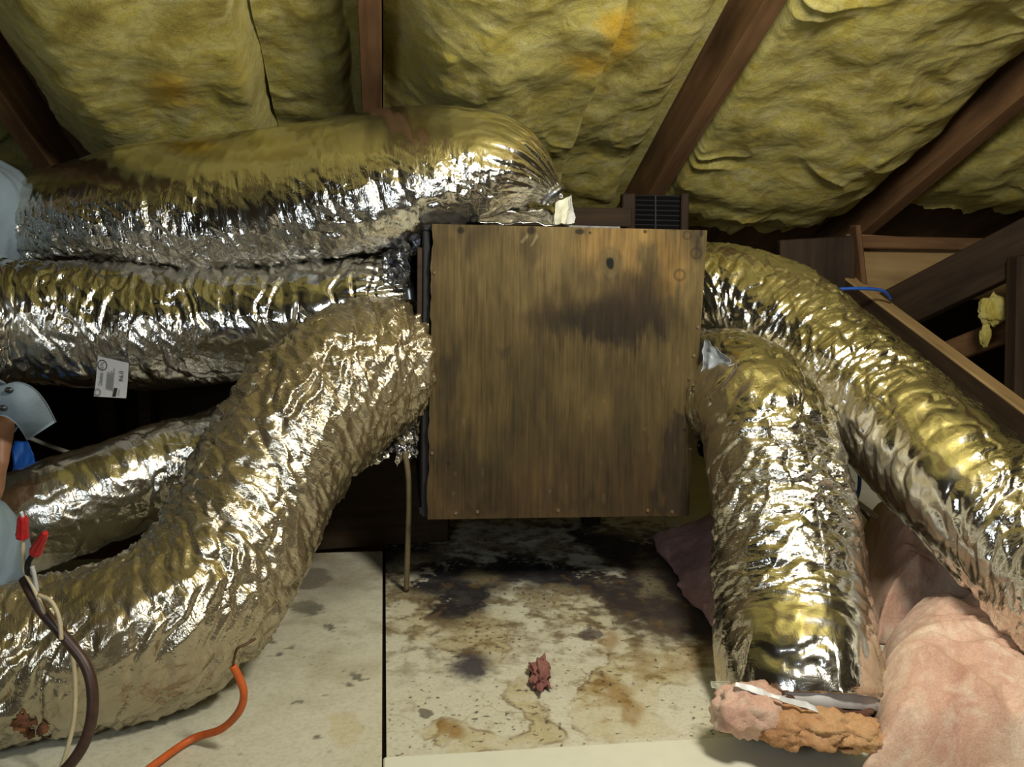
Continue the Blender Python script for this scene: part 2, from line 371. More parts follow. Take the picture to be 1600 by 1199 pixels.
def floor_paint(P, stained):
    px, py, _ = proj(P); X, Y_ = P[..., 0], P[..., 1]
    n1 = fbm(X*9, Y_*9, 0, 11, 5); n2 = fbm(X*30, Y_*30, 0, 21, 4); n3 = fbm(X*110, Y_*110, 0, 31, 3); n4 = pn(X*60, Y_*170, 0, 41)
    c = np.zeros(P.shape) + BASE
    c = mixc(c, (0.50, 0.47, 0.32), 0.5*sst(-0.1, 0.7, n1))
    wx = px + 10*n2 + 8*n1; wy = py + 6*pn(X*30, Y_*30, 3, 22) + 5*n1
    TAN = (0.40, 0.32, 0.12); BRN = (0.15, 0.085, 0.025); BLK = (0.018, 0.016, 0.018)
    if stained:
        polys = [[(690,1172),(678,1152),(704,1122),(722,1130),(745,1142),(775,1150),(832,1145),(834,1130),(800,1105),(785,1090),(797,1070),(800,1050),(830,1038),(850,1070),(836,1090),(852,1110),(872,1130),(892,1150),(880,1162),(750,1178),(700,1184)],
                 [(905,1085),(885,1100),(890,1130),(920,1160),(1065,1152),(1022,1115),(1030,1075),(1120,1062),(1120,955),(1030,960),(960,985),(962,1022),(935,1048)],
                 [(725,955),(790,948),(800,1018),(764,1052),(700,1020),(640,995),(620,960)],
                 [(600,930),(680,925),(700,960),(650,1000),(610,985)], [(860,930),(960,925),(1000,965),(930,990),(880,970)],
                 [(650,1140),(700,1120),(690,1150),(665,1160)]]
        for i, pl in enumerate(polys):
            sd = polysd(wx, wy, pl); msk = sst(-3, 5, sd)
            c = mixc(c, TAN, 0.55*msk*(0.45 + 0.55*sst(-0.5, 0.5, n2 + n1)))
            c = mixc(c, BRN, 0.75*np.exp(-((sd-1)/2.2)**2)*sst(-0.4, 0.5, n1 + 0.5*n2))
        for cx, cy, rx, ry, s in [(955,1085,45,38,.7),(1000,1040,40,28,.5),(985,1110,30,20,.6),(710,1142,26,18,.8),(948,1000,26,28,.7),(1050,1040,40,30,.45),(835,1052,20,20,.8),(1090,1020,40,40,.6)]:
            c = mixc(c, (0.27, 0.15, 0.03), s*sst(0.0, 0.7, ell(wx, wy, cx, cy, rx, ry) + 0.35*n2))
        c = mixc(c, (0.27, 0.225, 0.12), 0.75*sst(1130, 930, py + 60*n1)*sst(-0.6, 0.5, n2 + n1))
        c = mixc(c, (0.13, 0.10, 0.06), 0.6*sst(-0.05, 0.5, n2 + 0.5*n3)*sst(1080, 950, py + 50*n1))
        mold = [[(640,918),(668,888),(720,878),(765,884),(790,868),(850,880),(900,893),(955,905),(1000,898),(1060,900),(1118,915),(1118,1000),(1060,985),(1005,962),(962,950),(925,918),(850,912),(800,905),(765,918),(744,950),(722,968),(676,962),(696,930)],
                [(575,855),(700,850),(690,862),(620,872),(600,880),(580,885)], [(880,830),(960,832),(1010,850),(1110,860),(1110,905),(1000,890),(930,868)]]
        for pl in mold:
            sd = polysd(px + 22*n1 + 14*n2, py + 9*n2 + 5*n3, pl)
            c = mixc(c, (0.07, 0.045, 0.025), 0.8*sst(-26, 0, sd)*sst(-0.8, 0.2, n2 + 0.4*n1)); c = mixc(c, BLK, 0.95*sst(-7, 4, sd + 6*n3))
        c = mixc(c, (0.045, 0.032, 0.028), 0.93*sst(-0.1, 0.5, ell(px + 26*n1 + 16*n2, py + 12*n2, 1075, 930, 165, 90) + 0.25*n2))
        c = mixc(c, (0.045, 0.035, 0.045), 0.95*sst(0.05, 0.75, ell(px + 14*n2, py + 9*n2, 735, 1040, 52, 36) + 0.10*n3))
        c = mixc(c, (0.06, 0.04, 0.04), 0.8*sst(0.1, 0.5, ell(wx, wy, 922, 988, 20, 16) + 0.2*n3))
        c = mixc(c, (0.10, 0.025, 0.015), 0.8*sst(0.05, 0.3, ell(wx, wy, 592, 905, 18, 17)))
        c = mixc(c, (0.10, 0.08, 0.06), 0.8*sst(0.1, 0.35, ell(wx, wy, 664, 1116, 15, 9)))
        zone = sst(560, 700, px)*sst(1180, 1060, py)
        c = mixc(c, BRN, 0.55*zone*sst(0.35, 0.7, n2*0.9 + 0.5*n1))
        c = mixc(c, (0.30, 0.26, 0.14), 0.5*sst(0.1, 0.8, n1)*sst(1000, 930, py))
        f = fbm(X*6 + 3, Y_*6, 2, 61, 4)
        c = mixc(c, BRN, 0.5*np.exp(-(f/0.018)**2)*sst(-0.2, 0.5, n1))
        spk = 0.85*sst(0.52, 0.72, n3 + 0.3*n1)
    else:
        c = mixc(c, BLK, 0.95*sst(0.0, 0.25, ell(wx, wy, 478, 905, 50, 20)))
        c = mixc(c, (0.05, 0.045, 0.04), 0.75*sst(0.0, 0.4, ell(wx, wy, 482, 950, 28, 14) + 0.3*n3))
        c = mixc(c, (0.30, 0.27, 0.2), 0.6*sst(0.0, 0.7, ell(wx, wy, 500, 900, 90, 60)))
        c = mixc(c, (0.30, 0.26, 0.17), 0.55*sst(-0.3, 0.6, n1 + 0.5*n2)*sst(1160, 930, py))
        c = mixc(c, (0.52, 0.45, 0.24), 0.5*sst(0.0, 0.2, ell(wx, wy, 540, 1140, 32, 30)))
        for cx, cy in [(470,1100),(510,1085),(455,1010),(430,1022),(515,980),(490,1150),(545,1070),(560,1060),(420,1000)]:
            c = mixc(c, (0.10, 0.09, 0.07), 0.8*sst(0.0, 0.6, ell(wx, wy, cx, cy, 11, 4) + 0.9*n3))
        spk = 0.55*sst(0.78, 0.98, n3 + 0.25*n1)
    c = mixc(c, (0.06, 0.05, 0.04), spk)
    c = mixc(c, (0.10, 0.08, 0.05), 0.6*sst(0.66, 0.8, n4 + 0.2*n3)*sst(0.0, 0.5, n1 + 0.3))
    return np.clip(c, 0.008, 1)
def floor_panel(a0, a1, b0, b1, z, th, na, nb, stained):
    A, B = np.meshgrid(np.linspace(a0, a1, na), np.linspace(b0, b1, nb), indexing='ij')
    Zt = np.zeros_like(A) + z + 0.0008*fbm(A*20, B*20, 0, 71, 3)
    T = hs(A, B, Zt); cT = floor_paint(T, stained).reshape(-1, 3)
    V = list(T.reshape(-1, 3)); f = [list(q) for q in grid_faces(na, nb)]
    rim = [i*nb for i in range(na)] + [(na-1)*nb + j for j in range(1, nb)] + [i*nb + nb-1 for i in range(na-2, -1, -1)] + [j for j in range(nb-2, 0, -1)]
    base = len(V); V += [V[i] - np.array([0, 0, th]) for i in rim]; n = len(rim)
    f += [[rim[i], base+i, base+(i+1) % n, rim[(i+1) % n]][::-1] for i in range(n)]
    col = np.vstack([cT, np.zeros((n, 3)) + (0.10, 0.085, 0.06)])
    return mesh_np('floor_panel', np.array(V), f, MAT['floor'], floor, False, None, col)
aB, bB = hab(fl(577.0, 853.0)); bB = float(bB)
floor_panel(0.0, 0.66, 0.0, bB, 0.0, 0.012, 440, 520, True)
floor_panel(-1.1, -0.006, -0.45, bB - 0.03, -0.002, 0.010, 260, 260, False)
pn_back = floor_panel(0.05, 0.85, bB + 0.004, bB + 0.75, -0.001, 0.010, 160, 160, True)
fp = rect('floor_panel', -0.004, 1.1, -0.75, 0.0, -0.012, 0.004, MAT['white'], floor)
rect('floor_panel', 0.67, 2.0, 0.01, 1.9, -0.012, 0.001, MAT['drywall'], floor)
rect('floor_panel', -2.0, -0.006, bB - 0.025, 1.9, -0.02, -0.012, MAT['deck'], floor)
rect('floor_panel', -2.0, -1.105, -0.75, bB - 0.03, -0.02, -0.011, MAT['deck'], floor)

# ------------------------------------------------------------------ roof, eave wall, gables
def rbox(name, a0, a1, b0, b1, c0, c1, mat, parent=None, bev=0.002):
    c = rf((a0+a1)/2, (b0+b1)/2, (c0+c1)/2)
    return box_obj(name, c, (RD, HU, RN), (abs(b1-b0)/2, abs(a1-a0)/2, abs(c1-c0)/2), mat, parent, bev)
ceil = tag(rbox('ceiling', -2.2*SP, 3.2*SP, B_TOP, B_END + 0.25, 0.115, 0.13, MAT['deck'], None, 0), 'sloping underside of the attic roof', None, None, 'structure')
ridge = rf(0.5*SP, B_TOP, 0.12)
x_, y_, z_ = HU, nrm(np.array([RD[0], RD[1], -RD[2]])), None
z_ = np.cross(x_, y_)
q = ridge - y_*1.3
tag(box_obj('ceiling_back', q, (x_, y_, z_), (2.7*SP, 1.3, 0.01), MAT['wool_y'], None, 0), 'roof slope behind the viewer', None, None, 'structure')
eave = rf(0.5*SP, B_END, 0.0); av, bv = hab(eave); bv = float(bv)
tag(rect('wall_back', -2.3, 2.5, bv + 0.02, bv + 0.05, -0.05, float(eave[2]) + 0.15, MAT['dark_wood'], None, 0), 'dark eave wall behind the ducts', None, None, 'structure')
tag(rect('wall_left', -2.33, -2.30, -3.0, bv + 0.05, -0.05, 2.2, MAT['dark_wood'], None, 0), 'dark gable wall at left', None, None, 'structure')
tag(rect('wall_right', 2.50, 2.53, -3.0, bv + 0.05, -0.05, 2.2, MAT['dark_wood'], None, 0), 'dark gable wall at right', None, None, 'structure')

def rafter(a, label, b1=B_END, side=0):
    o = rbox('rafter', a - 0.021, a + 0.021, B_TOP + 0.03, b1 - 0.06, 0.0, 0.112, MAT['rafter'])
    tag(o, label, 'rafter', 'roof rafters'); return o
A_R = [float(rab(-120.0, 0.0)[0]), 0.0, SP, float(rab(1789.0, 0.0)[0])]
rafter(A_R[0], 'brown rafter at the far left above the shirt')
rafter(A_R[1], 'reddish brown rafter coming down behind the top duct')
rafter(A_R[2], 'long brown rafter slanting down to the louvred vent', 1.30)
rafter(A_R[3], 'brown rafter at the right ending on the pale pine blocking')

# ------------------------------------------------------------------ yellow batts between the rafters
def batt(a0, a1, b1, label, seed, drop=0.0, ragged=0.02, sag=0.03, left=0.06, right=0.06, fold=0.02, endlift=0.05, na=150, nbv=330):
    b = np.concatenate([np.linspace(B_TOP + 0.02, -0.25, 60), np.linspace(-0.245, b1, nbv)])
    t = np.linspace(0, 1, na); Bm, Tm = np.meshgrid(b, t, indexing='ij')
    Am = a0 + (a1 - a0)*Tm
    x, y = Am*1.0, Bm*1.0
    big = fbm(x*3.1 + seed, y*2.6, 0.3*seed, 100 + seed, 3)
    wrp = fbm(x*4, y*4, 5.0 + seed, 140 + seed, 2)
    rid = 1 - np.abs(pn(x*3.5 + 0.8*wrp, y*6 + 1.0*wrp, seed*1.7, 120 + seed)); rid2 = 1 - np.abs(pn(x*17 + wrp, y*21 + wrp, seed*2.1, 130 + seed))
    fm = sst(-0.35, 0.6, fbm(x*3.7, y*3.7, seed + 2.0, 180 + seed, 2))
    med = fbm(x*13, y*13, seed*0.7, 110 + seed, 4); tuft = np.clip(pn(x*24, y*24, seed + 4.0, 150 + seed), 0.15, 1)
    c = 0.045 - drop - sag*np.sin(np.pi*np.clip(Tm, 0, 1))**0.6 - 0.034*big - 0.5*fold*fm*(rid**2.5 - 0.4) - 0.0035*med - 0.009*(tuft - .15)*fm*fm
    wl = (a1 - a0)*Tm; wr = (a1 - a0)*(1 - Tm)
    if left: c = c + 0.075*np.exp(-(wl/left)**2*3.0)
    if right: c = c + 0.075*np.exp(-(wr/right)**2*3.0)
    c = c + endlift*sst(b1 - 0.16, b1, Bm)
    c = np.minimum(c, 0.112)
    Bm2 = Bm + sst(b1 - 0.35, b1, Bm)*(ragged*fbm(x*9, seed, 0, 160 + seed, 4)*1.6) 
    Am2 = Am + 0.008*fbm(x*15, y*15, 9, 170 + seed, 2)*(np.sin(np.pi*Tm)**0.5)
    V = rf(Am2, Bm2, c).reshape(-1, 3)
    n, m_ = Bm.shape
    # close against the deck so the batt has body
    rim = [i*m_ for i in range(n)] + [(n-1)*m_ + j for j in range(1, m_)] + [i*m_ + m_-1 for i in range(n-2, -1, -1)] + [j for j in range(m_-2, 0, -1)]
    Vb = rf(Am2.ravel()[rim], Bm2.ravel()[rim], np.full(len(rim), 0.1135)); k_ = len(rim); base = len(V)
    f = np.vstack([grid_faces(n, m_), np.array([[rim[i], base+i, base+(i+1) % k_, rim[(i+1) % k_]] for i in range(k_)])])
    VV = np.vstack([V, Vb]); px, py, zz = proj(VV); n_s = fbm(VV[:, 0]*9, VV[:, 1]*9, VV[:, 2]*9, 190, 3)
    stn = sst(0.0, 0.75, np.maximum(ell(px + 12*n_s, py + 12*n_s, 968, 50, 42, 60), np.maximum(ell(px + 12*n_s, py, 920, 100, 52, 26), 0.8*ell(px, py, 270, 140, 60, 40))) + 0.25*n_s)*(zz > 0.5)
    o = mesh_np('insulation_batt', VV, f, MAT['wool_y'], None, True, None, None, {'stain': stn})
    return tag(o, label, 'insulation', 'yellow batts between the rafters')
g = 0.024
aS = float(rab(390.0, 60.0)[0]); aF = float(rab(985.0, 40.0)[0])
batt(-1.9*SP, A_R[0]-g, 1.0, 'yellow batt left of the leftmost rafter', 1, na=60, nbv=120)
batt(A_R[0]+g+0.03, aS, 0.72, 'bulging yellow batt with a straight edge above the left end of the top duct', 2, drop=0.055, sag=0.035, left=0.15, right=0.03, fold=0.024)
batt(aS+0.001, A_R[1]-g, 0.95, 'narrow recessed yellow batt left of the reddish rafter', 3, drop=-0.035, sag=0.0, left=0.0, right=0.05, fold=0.03, na=90)
batt(A_R[1]+g, aF, 1.06, 'smooth yellow batt with an orange streak above the wooden box', 4, drop=0.045, sag=0.02, left=0.12, right=0.02, fold=0.018)
batt(aF+0.001, A_R[2]-g, 1.15, 'narrow shaded yellow batt left of the long slanting rafter', 5, drop=-0.035, sag=0.0, left=0.0, right=0.05, na=90)
bC = float(rab(1250.0, 372.0)[1])
batt(A_R[2]+g, A_R[3]-g, bC, 'large lumpy yellow batt with torn tufts at the upper right', 6, drop=0.03, sag=0.03, left=0.02, right=0.13, fold=0.05, ragged=0.05, na=200, nbv=400)
bD = float(rab(1480.0, 352.0)[1])
batt(A_R[3]+g, 2.9*SP, bD, 'yellow batt hanging in the far right bay', 7, drop=0.02, sag=0.02, fold=0.045, ragged=0.04, na=120)

# ------------------------------------------------------------------ box (plenum)
BOX_TL = at(675.0, 350.0, 1.5)
pu = nrm(np.array([math.cos(math.radians(7.2)), math.sin(math.radians(7.2)), 0])); pv = np.array([-pu[1], pu[0], 0.0])
PC = [on_plane(x, y, BOX_TL, pv) for x, y in ((675., 350.), (1105., 360.), (1076., 806.), (668., 812.))]
bx0 = np.array([PC[3][0], PC[3][1], 0]) 
zb = (PC[3][2] + PC[2][2])/2; zt = (PC[0][2] + PC[1][2])/2
pw = np.linalg.norm((PC[1] - PC[0])[:2])
plen = thing('plenum_box', (PC[0] + PC[1])/2*np.array([1, 1, 0]) + pv*0.25 + np.array([0, 0, zb]), 'plenum box with a stained plywood front panel in the middle', 'box')
def ply_paint(px, py):
    n1 = fbm(px*0.012, py*0.006, 0, 201, 4); n2 = fbm(px*0.05, py*0.016, 0, 211, 4); gr = fbm(px*0.28, py*0.010, 0, 221, 3)
    wx = px + 14*n1 + 8*n2; wy = py + 26*n2 + 20*n1
    c = np.zeros(px.shape + (3,)) + (0.185, 0.125, 0.048)
    c = mixc(c, (0.36, 0.245, 0.105), 0.9*sst(530, 380, wy + 50*n1))  # paler upper part: wood tone with some of the light painted in
    c = mixc(c, (0.52, 0.31, 0.11), 0.9*sst(0.0, 0.5, ell(wx, wy, 990, 385, 125, 60)))
    c = mixc(c, (0.54, 0.31, 0.10), 0.9*sst(0.0, 0.4, ell(wx, wy, 1040, 415, 36, 60)))
    c = mixc(c, (0.17, 0.125, 0.055), 0.75*sst(0.0, 0.6, ell(wx, wy, 1015, 405, 26, 40)))
    c = mixc(c, (0.125, 0.070, 0.030), 0.85*sst(600, 800, wy + 50*n1))  # darker towards the bottom: water stain plus painted-in fall-off of light
    c = mixc(c, (0.11, 0.075, 0.032), 0.6*sst(0.0, 0.6, fbm(px*0.008, py*0.005, 4, 241, 4)))
    c = mixc(c, (0.26, 0.18, 0.07), 0.7*sst(0.0, 0.7, ell(wx, wy, 770, 430, 90, 70)))
    c = mixc(c, (0.035, 0.022, 0.012), 0.92*sst(-0.35, 0.65, ell(wx + 10*gr, py + 22*n2 + 10*gr, 950, 503, 120, 38) - 0.25*n2))
    c = mixc(c, (0.065, 0.036, 0.018), 0.75*sst(-0.35, 0.7, ell(wx + 8*gr, wy + 20*gr, 985, 468, 62, 62)))
    c = mixc(c, (0.07, 0.04, 0.02), 0.45*sst(-0.3, 0.8, ell(wx, wy, 845, 480, 34, 50)))
    c = mixc(c, (0.065, 0.042, 0.025), 0.85*sst(0.0, 0.5, polysd(wx, wy, [(1055,650),(1080,650),(1078,812),(1015,812),(1035,740)])/20))
    for cx, cy, rx, ry, s in [(700,600,28,90,.7),(790,548,20,14,.5),(725,730,60,60,.55),(1090,385,14,34,.75),(735,380,26,40,.45),(830,385,24,50,.55),(900,700,140,60,.25),(960,590,90,60,.3),(745,790,60,20,.5),(890,790,90,22,.4)]:
        c = mixc(c, (0.06, 0.040, 0.022), s*sst(0.0, 0.7, ell(wx, wy, cx, cy, rx, ry)))
    rk = np.hypot((px - 953)/15.0, (py - 412)/20.0) + 0.3*n2
    c = mixc(c, (0.28, 0.20, 0.10), 0.7*np.exp(-((rk-1.0)/0.22)**2)); c = mixc(c, (0.10, 0.07, 0.035), 0.45*np.exp(-((rk-1.25)/0.2)**2)*sst(-0.5, 0.4, n2))
    c = mixc(c, (0.22, 0.16, 0.08), 0.7*sst(1.0, 0.6, rk)); c = mixc(c, (0.012, 0.011, 0.010), sst(0.48, 0.3, np.hypot((px-953)/16, (py-412)/22) + 0.25*n2))
    for cx, cy, r in [(1088,396,8),(1062,430,8),(1074,368,6)]:
        rr_ = np.hypot(px-cx, py-cy)/r; c = mixc(c, (0.05, 0.03, 0.015), 0.6*np.exp(-((rr_-1)/0.25)**2))
    for cx, cy, rx, ry in [(830,360,9,9),(906,362,10,6),(922,364,3,3),(1008,362,4,4),(1096,364,4,9),(720,360,8,7),(700,725,3,3),(1076,595,3,3),(1070,672,4,4),(1070,735,3,3)]:
        c = mixc(c, (0.03, 0.018, 0.010), 0.85*sst(0.0, 0.5, ell(px, py, cx, cy, rx, ry)))
    c = mixc(c, (0.50, 0.40, 0.25), 0.8*sst(0.1, 0.4, polysd(px, py, [(812,378),(824,364),(826,370),(816,382)])/4 + 0.1)); c = mixc(c, (0.50, 0.40, 0.25), 0.8*sst(0.1, 0.4, polysd(px, py, [(838,362),(842,370),(832,384),(826,388),(834,374)])/4 + .1))
    for i in range(26):
        r = random.Random(900 + i); cx = r.uniform(690, 1060); cy = r.uniform(540, 790)
        c = mixc(c, (0.42, 0.34, 0.2), r.uniform(.05, .2)*sst(0, 0.5, ell(px, py, cx, cy, r.uniform(2, 4), r.uniform(3, 12))))
    m1 = fbm(px*0.022, py*0.007, 6, 251, 5); m2 = fbm(px*0.09, py*0.02, 8, 261, 4)
    c = c*(1 + 0.26*np.clip(gr, -1, 1) + 0.34*np.clip(m1, -1, 1.2) + 0.22*np.clip(m2, -1, 1))[..., None]
    return np.clip(c*np.array([0.40, 0.415, 0.36]), 0.005, 1)
NU, NV = 330, 350
Sg, Tg = np.meshgrid(np.linspace(0, 1, NU), np.linspace(0, 1, NV), indexing='ij')
pxg = (675*(1-Sg) + 1105*Sg)*(1-Tg) + (668*(1-Sg) + 1076*Sg)*Tg; pyg = (350*(1-Sg) + 360*Sg)*(1-Tg) + (812*(1-Sg) + 806*Sg)*Tg
chip = 3.0*sst(0.02, 0, Sg)*fbm(pyg*0.02, pyg*0, 0, 231, 3)*1.5 
Pg = on_plane(pxg + chip, pyg, BOX_TL, pv)
gr2 = fbm(pxg*0.28, pyg*0.010, 0, 221, 3)
Pg = Pg - pv*(0.0006*gr2)[..., None]
Vp = Pg.reshape(-1, 3); f = [list(q_) for q_ in grid_faces(NU, NV)]
rim = [i*NV for i in range(NU)] + [(NU-1)*NV + j for j in range(1, NV)] + [i*NV + NV-1 for i in range(NU-2, -1, -1)] + [j for j in range(NV-2, 0, -1)]
base = len(Vp); Vp = np.vstack([Vp, Vp[rim] + pv*0.014]); n_ = len(rim)
f += [[rim[i], rim[(i+1) % n_], base+(i+1) % n_, base+i] for i in range(n_)] + [[base+i for i in range(n_)]]
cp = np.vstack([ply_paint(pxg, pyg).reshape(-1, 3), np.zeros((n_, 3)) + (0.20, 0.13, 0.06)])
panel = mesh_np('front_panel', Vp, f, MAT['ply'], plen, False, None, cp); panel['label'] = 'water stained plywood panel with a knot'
for i, (x, y) in enumerate([(679,426),(677,585),(675,708),(1090,511),(1084,556),(1079,656),(1079,702),(1050,800),(1012,798),(872,798),(746,800),(712,802)]):
    c = on_plane(float(x), float(y), BOX_TL, pv) - pv*0.001
    bm = bmesh.new(); bmesh.ops.create_cone(bm, cap_ends=True, segments=12, radius1=0.0036, radius2=0.0026, depth=0.003)
    for v in list(bm.verts): v.co = Vector(v.co)
    inner = bmesh.ops.create_cone(bm, cap_ends=True, segments=8, radius1=0.0014, radius2=0.0014, depth=0.0034)
    V = np.array([v.co[:] for v in bm.verts]); fs = [[v.index for v in fc.verts] for fc in bm.faces] if bm.verts.index_update() is None else []
    bm.free()
    Vw = c + V[:, :1]*pu + V[:, 1:2]*np.array([0, 0, 1.0]) - V[:, 2:3]*pv
    mesh_np('screw', Vw, fs, MAT['screw'], panel, False)
# box body behind the panel
def bbox_part(name, a0, a1, b0, b1, z0, z1, mat, bev=0.002):
    o = np.array([PC[0][0], PC[0][1], 0]); c = o + pu*(a0+a1)/2 + pv*(b0+b1)/2 + np.array([0, 0, (z0+z1)/2])
    return box_obj(name, c, (pu, pv, np.array([0, 0, 1.0])), ((a1-a0)/2, (b1-b0)/2, (z1-z0)/2), mat, plen, bev)
BD = 0.50
bbox_part('side_panel', -0.014, -0.001, 0.0145, BD, zb + 0.0, zt - 0.012, MAT['black'])
bbox_part('side_panel', pw - 0.05, pw - 0.036, 0.016, BD, zb + 0.02, zt - 0.012, MAT['black'])
bbox_part('top_panel', -0.014, pw - 0.03, 0.016, BD, zt - 0.012, zt - 0.002, MAT['black'])
bbox_part('bottom_panel', -0.018, pw - 0.05, 0.016, BD, zb + 0.004, zb + 0.016, MAT['black'])
bbox_part('rear_panel', -0.018, pw - 0.05, BD, BD + 0.012, zb + 0.004, zt - 0.012, MAT['black'])
bbox_part('corner_strip', -0.0235, -0.0145, 0.020, 0.032, zb + 0.34, zt - 0.04, MAT['dark_wood'], 0.001)
bbox_part('metal_flange', 0.235, 0.325, 0.03, 0.10, zt - 0.004, zt + 0.003, plain('dull_zinc', (0.16, 0.16, 0.16), 0.7, 0.0, 0.4, 60), 0.001)
def boxpt(a, b, z): return np.array([PC[0][0], PC[0][1], 0]) + pu*a + pv*b + np.array([0, 0, z])
# legs the box stands on, behind and in its shade
for a in (0.02, pw - 0.10):
    bbox_part('support_leg', a, a + 0.04, BD - 0.06, BD - 0.02, 0.0, zb + 0.005, MAT['dark_wood'])

# ------------------------------------------------------------------ ducts
def duct(name, ctrl, label, mat, seed, amp=1.0, tw=0.0, smooth_top=0.0, e0=None, e1=None, nseg=208, ds=0.0028, squash=None, lump=1.0, pleat_n=26, base_wr=0.62, min_wr=0.10, groove=0.0):
    """ctrl: (px, py, Y, width in px). Builds the jacket and returns thing, grid, data"""
    ctrl = np.array(ctrl, float)
    P = at(ctrl[:, 0], ctrl[:, 1], ctrl[:, 2]); dep = (P - CAM) @ FW; R = ctrl[:, 3]/2*dep/F
    C4 = catmull(np.hstack([P, R[:, None]]), 60)
    L = np.concatenate([[0], np.cumsum(np.linalg.norm(np.diff(C4[:, :3], axis=0), axis=1))])
    n = int(L[-1]/ds); s = np.linspace(0, L[-1], n)
    C4 = np.stack([np.interp(s, L, C4[:, i]) for i in range(4)], 1)
    P, R = C4[:, :3], C4[:, 3]
    T, N, B, s = sweep(P, R, nseg)
    th = np.linspace(0, 2*np.pi, nseg, endpoint=False)
    S, TH = np.meshgrid(s, th, indexing='ij'); Rm = R[:, None] + 0*TH; Rr = float(np.median(R))
    cx, cy = np.cos(TH)*Rr, np.sin(TH)*Rr
    nor = np.cos(TH)[..., None]*N[:, None] + np.sin(TH)[..., None]*B[:, None]
    # how crumpled: less on the taut upper side when smooth_top is set
    low = fbm(S*5, cx*5, cy*5, seed, 3)
    wr = np.clip(base_wr + 0.95*low, min_wr, 1.35)
    if smooth_top: wr = wr*(1 - smooth_top*sst(-0.05, 0.45, nor[..., 2] + 0.2*low))
    warp = fbm(S*9, cx*9, cy*9, seed + 5, 3); Sh = S + tw*Rr*np.sin(TH + 0.7) + 0.010*warp
    d = 0.0060*lump*fbm(S*6, cx*9, cy*9, seed + 10, 3)
    r1 = 1 - np.abs(pn(Sh*58, cx*9 + 0.6*warp, cy*9, seed + 20)); r2 = 1 - np.abs(pn(Sh*105 + 2, cx*16, cy*16 + warp, seed + 21))
    r3 = 1 - np.abs(pn(Sh*15 + 4*cx, cx*13 + warp*0.8, cy*13, seed + 22)); r4 = 1 - np.abs(pn(S*26 + 9*cx*3, cx*26 + S*6, cy*26 - S*5 + warp, seed + 23))
    r5 = np.abs(pn(Sh*46 - 5*cx*6, cx*30, cy*30 + S*8, seed + 24))
    d = d + amp*wr*(0.0027*r1**4 + 0.0011*r2**3 - 0.0055*r3**9 + 0.0034*r4**6 + 0.0016*r5)
    if groove:
        r6 = 1 - np.abs(pn(Sh*26 + 0.5*warp, cx*5 + 0.3*warp, cy*5, seed + 25)); d = d - groove*r6**12*sst(-0.4, 0.3, fbm(S*4, cx*6, cy*6, seed + 26, 2))
    d = d + amp*0.0004*np.cos(2*np.pi*Sh/0.034)
    for e, dist in ((e0, S), (e1, s[-1] - S)):
        if e is None: continue
        ln, fin, pa = e; t = sst(ln, 0, dist)
        Rm = Rm*(1 - (1 - fin)*t)
        ph = pleat_n*TH + 2.2*fbm(cx*14, cy*14, S*8, seed + 30, 2)
        d = d + pa*sst(ln*1.5, 0, dist)*(np.abs(np.sin(ph/2))**0.7 - 0.5)*Rm/Rr
        wr = np.maximum(wr, 0.8*t)
    V = P[:, None] + (Rm + d)[..., None]*nor
    V = V.copy()
    if squash: V[..., 1] -= squash*(P[:, None, 2] - V[..., 2])*sst(0.0, 0.25, s[-1] - S)
    V[..., 2] = np.where(V[..., 2] < 0.0095, 0.0095 + 0.0015*low, V[..., 2])
    uv = np.stack([S, TH/(2*np.pi)], -1).reshape(-1, 2)
    base = V[:, :, :].reshape(-1, 3); o = np.array([base[:, 0].mean(), base[:, 1].mean(), base[:, 2].min()])
    t = thing(name, o, label, 'duct')
    j = mesh_np('jacket', base, grid_faces(len(s), nseg, True), mat, t, True, uv, None, {'wr': wr.ravel()})
    return t, V, dict(P=P, R=Rm[:, 0], T=T, N=N, B=B, s=s)
def ring(name, D, i, r, w, mat, parent, amp=0.0, nseg=64, seed=0, th_=0.004):
    """band around a duct at station i"""
    c, T, N, B = D['P'][i], D['T'][i], D['N'][i], D['B'][i]; th = np.linspace(0, 2*np.pi, nseg, endpoint=False)
    rr = r*(1 + amp*pn(np.cos(th)*4, np.sin(th)*4, seed, 300 + seed)); rows = []
    for off, dr in ((-w/2, 0), (-w/2, th_), (w/2, th_), (w/2, 0)):
        rows.append(c + T*off + (rr + dr)[:, None]*(np.cos(th)[:, None]*N + np.sin(th)[:, None]*B))
    V = np.array(rows).reshape(-1, 3); f = np.vstack([grid_faces(4, nseg, True), np.array([[3*nseg+j, 3*nseg+(j+1) % nseg, (j+1) % nseg, j] for j in range(nseg)])])
    return mesh_np(name, V, f, mat, parent, True)
